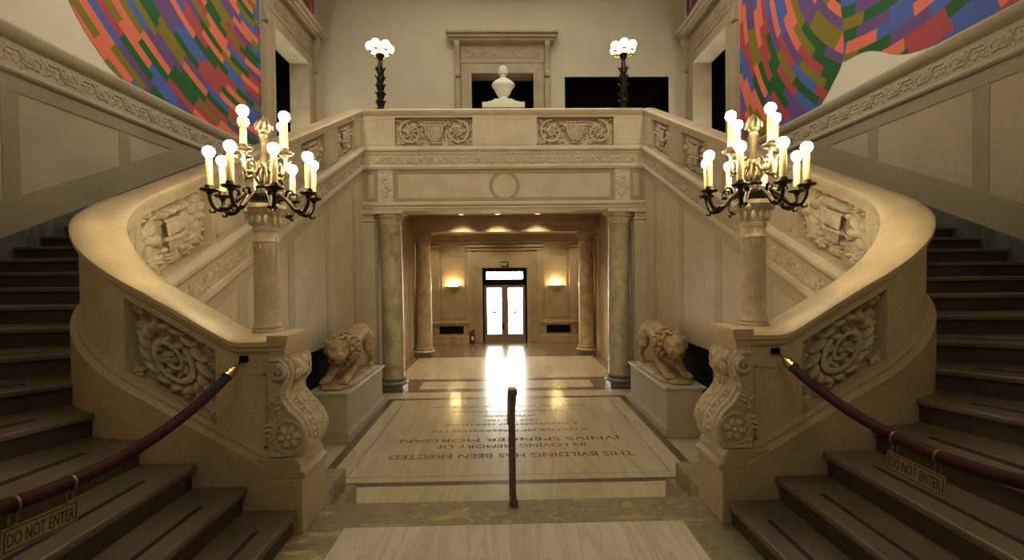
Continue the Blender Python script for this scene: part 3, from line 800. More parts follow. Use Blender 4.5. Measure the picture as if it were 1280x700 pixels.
    mb.box(-4.6, 4.6, Y - .10, Y, 3.76, 3.82); mb.box(-4.6, 4.6, Y - .16, Y, 4.08, 4.16); mb.box(-4.6, 4.6, Y - .2, Y, 4.16, 4.22)
    mb.box(-1.0, -.86, Y - .05, Y, 0, 2.83); mb.box(.86, 1.0, Y - .05, Y, 0, 2.83); mb.box(-1.0, 1.0, Y - .05, Y, 2.83, 2.95)
    mb.build('wall_pilasters', 'lime_tan', w, None, 1, .008)
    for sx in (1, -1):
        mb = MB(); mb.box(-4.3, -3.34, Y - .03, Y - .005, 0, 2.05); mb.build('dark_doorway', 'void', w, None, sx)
    # entrance door
    d = tag(thing('door_1', None, None, (0, 17.05, 0)), None, None, None, 'structure')
    mb = MB()
    for b in ((-.84, -.78, 0, 2.82), (.78, .84, 0, 2.82), (-.84, .84, 2.68, 2.82), (-.84, .84, 2.18, 2.40), (-.84, -.70, 2.3, 2.75), (.70, .84, 2.3, 2.75)): mb.box(b[0], b[1], 17.0, 17.1, b[2], b[3])
    mb.build('door_frame', 'black', d, None, 1, .006)
    mb = MB(); mb.box(-.72, .72, 17.05, 17.055, 2.39, 2.7); tp = mb.build('transom_pane', 'glass', d)
    mb = MB()
    for k in range(12):
        x = -.70 + k * .117
        mb.tube([(x, 17.06, 2.67), (x + .0585, 17.06, 2.55), (x + .117, 17.06, 2.67)], .018, 5)
    for k in range(8): mb.tube([(-.7 + k * .2, 17.06, 2.40), (-.7 + k * .2, 17.06, 2.43)], .012, 5)
    mb.build('lattice', 'black', tp)
    for sx in (1, -1):
        lf_ = MB()
        for b in ((-.78, -.67, 0, 2.18), (-.13, .0, 0, 2.18), (-.67, -.13, 2.07, 2.18), (-.67, -.13, 0, .31)): lf_.box(b[0], b[1], 17.02, 17.08, b[2], b[3])
        L_ = lf_.build('door_leaf', 'doormetal', d, None, sx, .008)
        mb = MB(); mb.box(-.68, -.12, 17.05, 17.055, .3, 2.08); mb.build('pane', 'glass', L_, None, sx)
        mb = MB(); mb.lathe([(.0, -.004), (.085, -.004), (.085, .004), (0, .004)], (0, 0, 0), 18, .45)
        q = MB(); q.add([(-.4 + x, 17.045 + z, 1.14 + y) for x, y, z in mb.v], mb.f); q.build('pane_sticker', 'doormetal', L_, None, sx)
        mb = MB(); mb.box(-.11, -.04, 16.99, 17.02, .50, .72); mb.tube([(-.075, 16.99, .66), (-.075, 16.94, .66), (-.075, 16.94, .54), (-.075, 16.99, .54)], .012, 6); mb.build('door_handle', 'brass' if sx < 0 else 'black', L_, None, sx)
    # ground outside the door
    mb = MB(); mb.box(-8, 8, 17.21, 40, -.2, -.02); struct(mb.build('ground_outside', 'floor2'))
shell()

for sx, nm in ((1, 'left'), (-1, 'right')):
    balustrade(sx, nm); under_wall(sx, 'wall_under_stairs_' + nm); staircase(sx, nm)

# ------------------------------------------------------------------ gallery front
def gallery():
    t = thing('gallery_balcony', 'limestone gallery front with two carved panels spanning the hall', 'balcony', (0, 10.3, 4.07))
    Y = 10.19; X = 3.19
    mb = MB(); mb.prism([(Y - .05, 6.32), (Y - .02, 6.352), (Y + .27, 6.352), (Y + .30, 6.32), (Y + .30, 6.29), (Y + .26, 6.23), (Y - .01, 6.21), (Y - .03, 6.25), (Y - .05, 6.28)], -3.16, 3.16, 'x')
    mb.build('handrail', 'lime_pol', t, 40, 1)
    mb = MB()
    for a, b in ((-X, -2.46), (-.71, .75), (2.5, X)): mb.box(a, b, Y, Y + .25, 5.5, 6.22)
    for a, b in ((-2.46, -.71), (.75, 2.5)): mb.box(a, b, Y, Y + .25, 6.17, 6.22); mb.box(a, b, Y, Y + .25, 5.5, 5.53); mb.box(a, b, Y + .14, Y + .2, 5.53, 6.17)
    for a, b in ((-3.1, -2.5), (-.67, .71), (2.54, 3.1)):
        mb.box(a, b, Y - .006, Y + .01, 6.12, 6.135); mb.box(a, b, Y - .006, Y + .01, 5.55, 5.565)
    mb.build('parapet', 'lime', t)
    for a, b in ((-2.46, -.71), (.75, 2.5)):
        o = Orn(lambda u, v, w, c=(a + b) / 2: (c + u, Y + .14 - w, 5.85 + v)); orn_urn(o, b - a, .62, .10); o.mb.build('carved_panel', 'lime_carve', t, 60)
    mb = MB(); mb.prism([(Y + .05, 5.5), (Y - .03, 5.5), (Y - .05, 5.46), (Y - .05, 5.42), (Y - .02, 5.39), (Y - .01, 5.33), (Y + .05, 5.33)], -X, X, 'x'); mb.build('coping', 'lime', t)
    mb = MB(); mb.prism([(Y + .05, 5.33), (Y, 5.33), (Y, 5.10), (Y - .02, 5.09), (Y - .035, 5.05), (Y - .02, 5.0), (Y, 4.985), (Y + .05, 4.985)], -X, X, 'x'); mb.build('frieze', 'lime', t)
    o = Orn(lambda u, v, w: (u, Y - w, v)); orn_frieze(o, -2.95, 2.95, 5.11, 5.31, .022, .22); o.mb.build('frieze_carving', 'lime_carve', t, 60)
    mb = MB(); mb.box(-X, X, Y + .02, Y + .64, 4.09, 5.265); mb.box(-X, X, Y + .02, Y + .24, 5.265, 5.45); mb.build('entablature', 'lime', t)
    mb = MB()                                   # browner inlay round the fields
    for a, b in ((-3.17, -2.86), (-2.5, 2.5), (2.86, 3.17)):
        mb.box(a, b, Y + .012, Y + .03, 4.90, 4.98); mb.box(a, b, Y + .012, Y + .03, 4.27, 4.36); mb.box(a, a + .09, Y + .014, Y + .03, 4.28, 4.97); mb.box(b - .09, b, Y + .014, Y + .03, 4.28, 4.97)
    n = 40
    ring = lambda r, y: [(r * math.cos(2 * PI * i / n), y, 4.62 + r * math.sin(2 * PI * i / n)) for i in range(n)]
    mb.loft([ring(.345, Y + .03), ring(.345, Y + .01), ring(.27, Y + .01), ring(.27, Y + .03)], True, False)
    mb.build('inlay', 'wallstrip', t)
    for c in (-2.68, 2.68):
        mb = MB(); mb.box(c - .17, c + .17, Y - .005, Y + .03, 4.27, 4.98)
        for q in ((c - .17, c - .14, 4.3, 4.95), (c + .14, c + .17, 4.3, 4.95), (c - .17, c + .17, 4.95, 4.98), (c - .17, c + .17, 4.27, 4.3)): mb.box(q[0], q[1], Y - .02, Y, q[2], q[3])
        o = Orn(lambda u, v, w: (c + u, Y - .005 - w, 4.62 + v))
        o.rosette(0, .2, .09, .035, 6); o.leaf(0, -.3, PI / 2, .4, .16, .03, 0, .2, 5); o.spiral(.02, -.08, .09, 1.3, 0, 1, .02, 0, 5, .03); o.bump(0, .06, .07, .08, .03)
        mb.add(o.mb.v, o.mb.f); mb.build('bracket_panel', 'lime_carve', t, 40)
    mb = MB(); mb.prism([(Y + .62, 4.27), (Y - .01, 4.27), (Y - .06, 4.24), (Y - .06, 4.19), (Y - .03, 4.17), (Y - .03, 4.12), (Y - .01, 4.09), (Y - .01, 4.07), (Y + .62, 4.07)], -X, X, 'x'); mb.build('cornice', 'lime', t)
gallery()

# ------------------------------------------------------------------ columns
def column(x, y, ztop, mat, cap, label):
    t = thing('marble_column', label, 'column', (x, y, 0), 'hall columns')
    mb = MB(); mb.box(x - .265, x + .265, y - .265, y + .265, 0, .13); mb.build('plinth', 'colbase', t, None, 1, .01)
    mb = MB(); mb.lathe([(.20, .13), (.315, .13), (.335, .165), (.315, .20), (.275, .21), (.268, .235), (.29, .25), (.29, .275), (.27, .29), (.2, .29)], (x, y, 0), 40); mb.build('base', 'colbase' if mat == 'colm' else 'colm2', t, 50)
    mb = MB(); mb.lathe([(.258, .29), (.25, .36), (.25, 1.4), (.243, 2.6), (.232, ztop - .34), (.245, ztop - .325), (.245, ztop - .30), (.23, ztop - .29)], (x, y, 0), 40); mb.build('shaft', mat, t, 50)
    mb = MB(); mb.lathe([(.225, ztop - .29), (.228, ztop - .20), (.25, ztop - .17), (.285, ztop - .11), (.29, ztop - .075), (.2, ztop - .075)], (x, y, 0), 40)
    mb.box(x - .31, x + .31, y - .31, y + .31, ztop - .075, ztop + .005)
    for k in range(20):
        a = 2 * PI * k / 20; mb.ell((x + .268 * math.cos(a), y + .268 * math.sin(a), ztop - .13), (.03, .03, .045), 7, 5)
        mb.ell((x + .235 * math.cos(a), y + .235 * math.sin(a), ztop - .23), (.02, .02, .04), 6, 4)
    mb.build('capital', cap, t, 50)
column(-2.6, 10.33, 4.07, 'colm', 'lime', 'near left grey-green veined marble column beside the lion pedestal')
column(2.62, 10.33, 4.07, 'colm', 'lime', 'near right grey-green veined marble column beside the lion pedestal')
column(-2.6, 14.41, 3.93, 'colm2', 'rose', 'far left golden marble column in front of the lit wall')
column(2.62, 14.41, 3.93, 'colm2', 'rose', 'far right golden marble column in front of the lit wall')

# ------------------------------------------------------------------ candelabra
def candelabrum(x, y, rlow, rup, label):
    z0 = 2.235
    t = thing('candelabrum', label, 'candelabrum', (x, y, z0))
    mb = MB(); mb.lathe([(.10, 0), (.10, .03), (.088, .04), (.094, .055), (.086, .075), (.082, .09), (.081, .64), (.086, .65), (.082, .665), (.078, .68), (.078, .86)], (x, y, z0), 32)
    for k in range(9):
        for j in range(16):
            a = 2 * PI * (j + .5 * (k % 2)) / 16; mb.ell((x + .0785 * math.cos(a), y + .0785 * math.sin(a), z0 + .13 + .06 * k), (.006, .006, .024), 6, 4)
    mb.build('column_shaft', 'lime_carve', t, 40)
    mb = MB(); mb.lathe([(.075, .72), (.085, .725), (.085, .745), (.080, .75), (.086, .80), (.115, .86), (.12, .875), (.13, .88), (.13, .908), (.0, .91)], (x, y, z0), 32)
    for k in range(12):
        a = 2 * PI * k / 12; mb.ell((x + .092 * math.cos(a), y + .092 * math.sin(a), z0 + .80), (.018, .018, .04), 7, 5)
    for k in range(4):
        a = PI / 4 + k * PI / 2; mb.ell((x + .118 * math.cos(a), y + .118 * math.sin(a), z0 + .855), (.022, .022, .024), 8, 5)
    mb.build('column_capital', 'lime_carve', t, 40)
    zb = z0 + .91                               # ~3.145
    mb = MB(); mb.lathe([(0, 0), (.085, 0), (.085, .015), (.07, .022), (.07, .045), (.078, .052), (.078, .075), (.055, .085), (.05, .11), (.06, .125), (.045, .14), (0, .14)], (x, y, zb), 24, 1, 12, .05)
    mb.build('bronze_collar', 'bronze', t, 40)
    mb = MB(); mb.lathe([(0, .13), (.035, .14), (.024, .18), (.018, .22), (.03, .25), (.042, .28), (.03, .31), (.022, .34), (.022, .44), (.034, .465), (.026, .49), (0, .495)], (x, y, zb), 16, 1, 8, .06)
    for k in range(8):
        a = k * PI / 4
        mb.tube([(x + .03 * math.cos(a), y + .03 * math.sin(a), zb + .14), (x + .065 * math.cos(a), y + .065 * math.sin(a), zb + .19), (x + .04 * math.cos(a), y + .04 * math.sin(a), zb + .25), (x + .075 * math.cos(a), y + .075 * math.sin(a), zb + .29)], [.012, .012, .01, .004], 6)
    mb.build('central_stem', 'bronze2', t, 60)
    mb = MB(); mb.lathe([(0, .49), (.026, .495), (.042, .52), (.045, .54), (.034, .57), (.018, .60), (.0, .635)], (x, y, zb), 16, 1, 6, .14)
    for k in range(6):
        a = k * PI / 3 + .3; mb.tube([(x + .05 * math.cos(a), y + .05 * math.sin(a), zb + .52), (x + .050 * math.cos(a + .3), y + .050 * math.sin(a + .3), zb + .555), (x + .024 * math.cos(a + .6), y + .024 * math.sin(a + .6), zb + .60)], [.012, .01, .004], 5)
    mb.build('flame_finial', 'bronze2', t, 60)
    def arm(deg, r, zarm, zpan, hcandle, mat, dip, nm):
        a = math.radians(deg) - PI / 2; c, s = math.cos(a), math.sin(a)
        at = lambda rr, zz, off=0.: (x + c * rr - s * off, y + s * rr + c * off, zz)
        mb = MB()
        pts = [at(.05, zarm), at(.32 * r, zarm + .035), at(.52 * r, zarm - .02), at(.70 * r, zarm - dip), at(.88 * r, zarm - dip - .008), at(.98 * r, zarm - .5 * dip), at(r, zpan - .02)]
        # smooth the arm
        sm = []
        for i in range(len(pts) - 1):
            p0, p1, p2, p3 = (Vector(pts[max(i - 1, 0)]), Vector(pts[i]), Vector(pts[i + 1]), Vector(pts[min(i + 2, len(pts) - 1)]))
            for k in range(4):
                u = k / 4; sm.append(.5 * ((2 * p1) + (-p0 + p2) * u + (2 * p0 - 5 * p1 + 4 * p2 - p3) * u * u + (-p0 + 3 * p1 - 3 * p2 + p3) * u ** 3))
        sm.append(Vector(pts[-1]))
        mb.tube(sm, [.017 - .005 * i / len(sm) for i in range(len(sm))], 8)
        # leaf scrolls on the arm
        mb.tube([at(.45 * r, zarm - .01), at(.5 * r, zarm + .05), at(.62 * r, zarm + .055), at(.66 * r, zarm + .02), at(.59 * r, zarm + .012)], [.012, .012, .01, .008, .006], 6)
        mb.tube([at(.88 * r, zarm - dip), at(.93 * r, zarm - dip - .03), at(1.0 * r, zarm - dip - .028), at(1.01 * r, zarm - dip - .012)], [.010, .009, .007, .004], 6)
        mb.ell(at(.30 * r, zarm + .02), (.022, .022, .03), 8, 5); mb.ell(at(.72 * r, zarm - dip), (.022, .022, .018), 8, 5)
        for off in (-.018, .018): mb.ell(at(.8 * r, zarm - dip, off), (.016, .016, .014), 7, 4)
        o = mb.build(nm, mat, t, 60)
        cx, cy, _ = at(r, 0)
        k = MB(); k.lathe([(0, -.03), (.014, -.03), (.022, -.012), (.05, -.004), (.058, .006), (.055, .012), (.03, .008), (.028, .03), (.024, .036), (0, .036)], (cx, cy, zpan), 18); k.build('drip_pan', mat, o, 50)
        k = MB(); k.lathe([(0, .03), (.021, .03), (.0205, hcandle), (.012, hcandle + .008), (0, hcandle + .008)], (cx, cy, zpan), 14); k.build('candle_sleeve', 'candle', o, 50)
        k = MB(); k.lathe([(0, hcandle), (.013, hcandle + .004), (.018, hcandle + .015), (.029, hcandle + .027), (.037, hcandle + .048), (.033, hcandle + .070), (.019, hcandle + .083), (0, hcandle + .088)], (cx, cy, zpan), 12); k.build('light_bulb', 'bulb', o, 180)
    for k in range(8): arm(rlow + 45 * k, .325, zb + .04, zb + .068, .205, 'bronze', .085, 'lower_arm')
    for k in range(4): arm(rup + 90 * k, .175, zb + .235, zb + .345, .205, 'bronze2', .03, 'upper_arm')
candelabrum(-1.728, 3.20, -8, -16, 'left bronze candelabrum with twelve lit candle bulbs on a stone column')
candelabrum(1.75, 3.20, 2, 7, 'right bronze candelabrum with twelve lit candle bulbs on a stone column')

# ------------------------------------------------------------------ gallery torcheres
def torchere(x, y, label):
    z = 6.352
    t = thing('torchere', label, 'lamp', (x, y, z), 'torcheres on the gallery rail')
    mb = MB(); mb.lathe([(0, 0), (.14, 0), (.14, .03), (.10, .05), (.05, .07), (0, .07)], (x, y, z), 16); mb.build('foot', 'bronze', t, 40)
    mb = MB(); prof = [(0, .05), (.05, .06)]
    zz = .08
    for k in range(5):
        h = .185
        prof += [(.06, zz), (.075, zz + .05), (.10 - .008 * k, zz + h * .75), (.055, zz + h * .82), (.05, zz + h)]; zz += h
    prof += [(.045, zz + .02), (.05, zz + .06), (.035, zz + .1), (.045, zz + .14), (.06, zz + .2), (.10, zz + .25), (.10, zz + .27), (0, zz + .27)]
    mb.lathe(prof, (x, y, z), 20, 1, 6, .10)
    for k in range(5):
        for j in range(6):
            a = 2 * PI * j / 6 + k * .5; zc = z + .08 + .185 * k + .14
            mb.tube([(x + .06 * math.cos(a), y + .06 * math.sin(a), zc - .06), (x + .10 * math.cos(a), y + .10 * math.sin(a), zc), (x + .135 * math.cos(a), y + .135 * math.sin(a), zc + .015)], [.025, .02, .006], 5)
    mb.build('stem', 'bronze', t, 50)
    zt = z + zz + .27
    for k in range(6):
        a = 2 * PI * k / 6 + .35; r = .215
        mb = MB(); mb.tube([(x + .05 * math.cos(a), y + .05 * math.sin(a), zt - .02), (x + .13 * math.cos(a), y + .13 * math.sin(a), zt - .04), (x + r * math.cos(a), y + r * math.sin(a), zt + .0), (x + r * math.cos(a), y + r * math.sin(a), zt + .05)], .012, 6)
        mb.lathe([(0, .04), (.05, .045), (.04, .06), (0, .06)], (x + r * math.cos(a), y + r * math.sin(a), zt), 10)
        o = mb.build('arm', 'brass', t, 50)
        mb = MB(); mb.ell((x + r * math.cos(a), y + r * math.sin(a), zt + .155), (.10, .10, .10), 16, 10); mb.build('globe', 'globe', o, 180)
    mb = MB(); mb.tube([(x, y, zt - .02), (x, y, zt + .16)], [.014, .008], 6); mb.ell((x, y, zt + .17), (.02, .02, .03), 8, 6); mb.build('finial', 'brass', t, 50)
torchere(-2.79, 10.31, 'dark bronze lamp with white globes on the gallery rail, left of the bust')
torchere(2.76, 10.31, 'dark bronze lamp with white globes on the gallery rail, before the black opening')

# ------------------------------------------------------------------ bust on its pedestal
def bust():
    x, y = 0., 10.98
    t = thing('marble_bust', 'white marble bust seen from behind on a stepped base at the gallery rail', 'bust', (x, y, 5.27))
    mb = MB(); mb.box(x - .42, x + .42, y - .35, y + .35, 5.27, 6.53); mb.build('pedestal', 'bust', t, None, 1, .01)
    mb = MB(); mb.box(x - .50, x + .50, y - .4, y + .4, 6.530, 6.660); mb.box(x - .36, x + .36, y - .32, y + .32, 6.660, 6.710); mb.box(x - .28, x + .28, y - .26, y + .26, 6.710, 6.760); mb.box(x - .22, x + .22, y - .21, y + .21, 6.760, 6.810)
    mb.build('stepped_base', 'bust', t, None, 1, .008)
    mb = MB(); mb.lathe([(0, 6.800), (.17, 6.800), (.16, 6.840), (.11, 6.880), (.10, 6.920), (.115, 6.930), (.0, 6.940)], (x, y, 0), 28); mb.build('socle', 'bust', t, 50)
    mb = MB(); b = MB()
    b.lathe([(.05, 6.920), (.13, 6.930), (.17, 7.000), (.22, 7.100), (.28, 7.180), (.285, 7.220), (.25, 7.270), (.17, 7.330), (.10, 7.370), (.07, 7.400)], (x, y, 0), 32, .58)
    b.lathe([(.07, 7.300), (.068, 7.400), (.075, 7.480)], (x, y, 0), 20)
    b.ell((x, y + .02, 7.535), (.10, .12, .135), 20, 14)
    b.ell((x, y + .135, 7.520), (.018, .03, .03), 8, 6)          # nose
    b.ell((x, y + .11, 7.450), (.04, .03, .03), 8, 6)            # chin
    for s in (-1, 1): b.ell((x + s * .102, y + .02, 7.520), (.015, .03, .04), 8, 6); b.ell((x + s * .04, y + .115, 7.545), (.018, .012, .01), 8, 6)
    voxel_body(b, 'figure', 'bust', t, .012, 4)
    mb = MB()
    for k in range(13):
        a = -PI * .95 + PI * .9 * k / 12
        mb.tube([(x + .02 * math.cos(a), y + .01 + .02 * math.sin(a), 7.668), (x + .07 * math.cos(a), y + .02 + .085 * math.sin(a), 7.640), (x + .102 * math.cos(a), y + .02 + .12 * math.sin(a), 7.550), (x + .09 * math.cos(a), y + .015 + .10 * math.sin(a), 7.460)], .016, 6)
    mb.build('hair', 'bust', t, 60)
bust()

# ------------------------------------------------------------------ lions and pedestals
def lion(sx, nm):
    x0, x1, y0, y1 = -3.09, -2.52, 7.02, 9.05
    t = thing('lion_pedestal', f'pale stone pedestal with grey slab top, under the {nm} lion', 'pedestal', (sx * -2.82, 8, 0))
    mb = MB(); mb.box(x0, x1, y0, y1, .17, .755); mb.build('body', 'ped', t, None, sx)
    mb = MB(); mb.box(x0 - .035, x1 + .035, y0 - .035, y1 + .035, 0, .14); mb.prism([(x0 - .03, y0 - .03), (x1 + .03, y0 - .03), (x1 + .03, y1 + .03), (x0 - .03, y1 + .03)], .14, .165); mb.box(x0 - .012, x1 + .012, y0 - .012, y1 + .012, .165, .185); mb.build('plinth', 'ped', t, None, sx, .008)
    mb = MB(); mb.box(x0 - .045, x1 + .045, y0 - .045, y1 + .045, .775, .81); mb.box(x0 - .02, x1 + .02, y0 - .02, y1 + .02, .75, .775); mb.build('slab', 'pedtop', t, None, sx, .006)
    zt = .81
    L = thing('lion_statue', f'weathered stone lion crouching on the {nm} pedestal', 'statue', (sx * -2.8, 8, zt))
    cx, cy = -2.80, 8.02
    rnd = random.Random(4)
    mb = MB(); n = 26
    base = [(cx + (.27 + .02 * rnd.random()) * max(-1, min(1, 1.25 * math.cos(2 * PI * i / n))), cy - .02 + (.87 + .03 * rnd.random()) * max(-1, min(1, 1.1 * math.sin(2 * PI * i / n)))) for i in range(n)]
    sc = lambda k: [(cx + (p[0] - cx) * k, cy + (p[1] - cy) * k) for p in base]
    mb.loft([[(*p, zt) for p in sc(1)], [(*p, zt + .03) for p in sc(1.02)], [(*p, zt + .065 + .015 * rnd.random()) for p in sc(.95)], [(*p, zt + .08 + .015 * rnd.random()) for p in sc(.7)], [(*p, zt + .085) for p in sc(.2)]])
    mb.build('rock_base', 'lion', L, 60, sx)
    zb = zt + .07; S = 1.12
    def w(a, b, c): return (cx + a * S, cy + b * S, zb + c * S)
    b = MB()
    def limb(pts, rad): b.tube([w(*p) for p in pts], [r * S for r in rad], 12)
    def ball(p, r): b.ell(w(*p), tuple(q * S for q in r), 14, 9)
    # trunk: high rump, sagging back, deep chest
    limb([(0, .66, .54), (0, .55, .60), (0, .35, .585), (0, .12, .55), (0, -.10, .50), (0, -.26, .47)], [.10, .155, .15, .155, .185, .16])
    ball((0, -.15, .45), (.17, .2, .19)); ball((0, .55, .56), (.155, .17, .16)); ball((0, .18, .47), (.13, .25, .12))
    limb([(0, -.2, .50), (.0, -.38, .52), (.02, -.50, .48)], [.17, .18, .16])
    # head raised and turned towards the hall
    hx, hy, hz, K = .03, -.60, .47, 1.22
    yw_ = .45; cw, sw = math.cos(yw_), math.sin(yw_)
    def hp(a, b_, c): return (hx + K * (a * cw - b_ * sw), hy + K * (a * sw + b_ * cw), hz + K * c)
    def hball(p, r): ball(hp(*p), tuple(q * K for q in r))
    hball((0, 0, 0), (.125, .13, .13)); hball((0, -.11, -.045), (.072, .085, .055)); hball((0, -.085, -.115), (.058, .07, .028))
    hball((0, -.185, -.022), (.034, .022, .024)); limb([hp(0, -.07, .06), hp(0, -.165, .0)], [.036 * K, .028 * K])
    for s in (-1, 1):
        hball((s * .06, -.10, .06), (.042, .03, .024)); hball((s * .054, -.118, .03), (.018, .014, .014))
        hball((s * .04, -.15, -.058), (.036, .034, .03)); hball((s * .115, .0, .10), (.036, .025, .042)); hball((s * .075, -.07, -.03), (.04, .05, .05))
    for s in (-1, 1):
        limb([(s * .12, -.18, .42), (s * .14, -.20, .26), (s * .14, -.36, .13), (s * .135, -.56, .055)], [.105, .085, .065, .055])
        ball((s * .135, -.62, .045), (.075, .10, .05))
        for q in (-1.5, -.5, .5, 1.5): ball((s * .135 + q * .034, -.70, .03), (.02, .045, .032))
        ball((s * .11, .58, .48), (.085, .15, .16))
        limb([(s * .125, .60, .46), (s * .14, .50, .30), (s * .14, .62, .21), (s * .135, .69, .17), (s * .135, .64, .05)], [.12, .085, .06, .05, .048])
        ball((s * .135, .58, .04), (.062, .09, .045))
        for q in (-1, 0, 1): ball((s * .135 + q * .036, .51, .03), (.02, .04, .028))
    limb([(0, .68, .56), (.02, .76, .48), (.05, .79, .34), (.09, .78, .2), (.13, .72, .1), (.18, .62, .06)], [.04, .034, .028, .026, .028, .04])
    voxel_body(b, 'body', 'lion', L, .013, 3, sx)
    m = MB()
    for k in range(150):                        # tufts of the mane round head and neck
        a = rnd.uniform(0, 2 * PI); tt = rnd.random() ** .8; ry = -.60 + .45 * tt
        R = .165 + .05 * math.sin(PI * tt); c0 = Vector((.03 * (1 - tt), ry, .46 + .02 * tt))
        p = c0 + Vector((math.cos(a) * R, 0, math.sin(a) * R * 1.05)); q = p + Vector((math.cos(a) * .015, .06, math.sin(a) * .015 - .03))
        m.tube([w(*p), w(*((p + q) / 2 + Vector((math.cos(a), 0, math.sin(a))) * .02)), w(*q)], [.022 * S, .028 * S, .006 * S], 6)
    m.build('mane', 'lion', L, 60, sx)
    # black panel against the wall behind
    mb = MB(); mb.box(-3.175, -3.13, 6.55, 7.80, .82 if False else .0, 1.36)
    return t
lion(1, 'left'); lion(-1, 'right')
for sx, nm in ((1, 'left'), (-1, 'right')):
    t = thing('black_screen', f'plain black rectangular screen against the wall behind the {nm} lion', 'screen', (sx * -3.17, 7.0, 0))
    mb = MB(); mb.box(-3.17, -3.15, 6.88, 8.02, .03, 1.37); mb.build('panel', 'black', t, None, sx)
    mb = MB()
    for q in ((6.86, 6.89, .0, 1.39), (8.01, 8.04, .0, 1.39)): mb.box(-3.175, -3.145, q[0], q[1], q[2], q[3])
    mb.box(-3.175, -3.145, 6.89, 8.01, 1.37, 1.39); mb.build('frame', 'black', t, None, sx)

# ------------------------------------------------------------------ handrail post on the landing
def centre_rail():
    t = thing('centre_handrail', 'slim brown metal handrail standing on the landing edge and running down the steps', 'handrail', (.0, 3.24, .95))
    x = .0
    mb = MB(); mb.box(x - .018, x + .018, 3.222, 3.258, .96, 1.77); mb.build('post', 'ironpost', t, None, 1, .004)
    mb = MB(); mb.box(x - .021, x + .021, 4.55, 4.592, .16, 1.10); mb.build('post', 'ironpost', t, None, 1, .004)
    for y, z in ((3.24, .95), (4.571, .16)):
        mb = MB(); mb.lathe([(0, 0), (.034, 0), (.034, .03), (.026, .04), (.026, .055), (.03, .06), (.0, .065)], (x, y, z), 14); mb.build('foot', 'ironpost', t, 50)
    mb = MB()
    pr = lambda y, z: [(x - .033, y, z - .022), (x + .033, y, z - .022), (x + .036, y, z - .005), (x + .026, y, z + .02), (x - .026, y, z + .02), (x - .036, y, z - .005)]
    mb.loft([pr(3.2, 1.79), pr(3.30, 1.785), pr(4.6, 1.10), pr(4.72, 1.09)]); mb.build('rail', 'ironpost', t, None, 1, .004)
centre_rail()

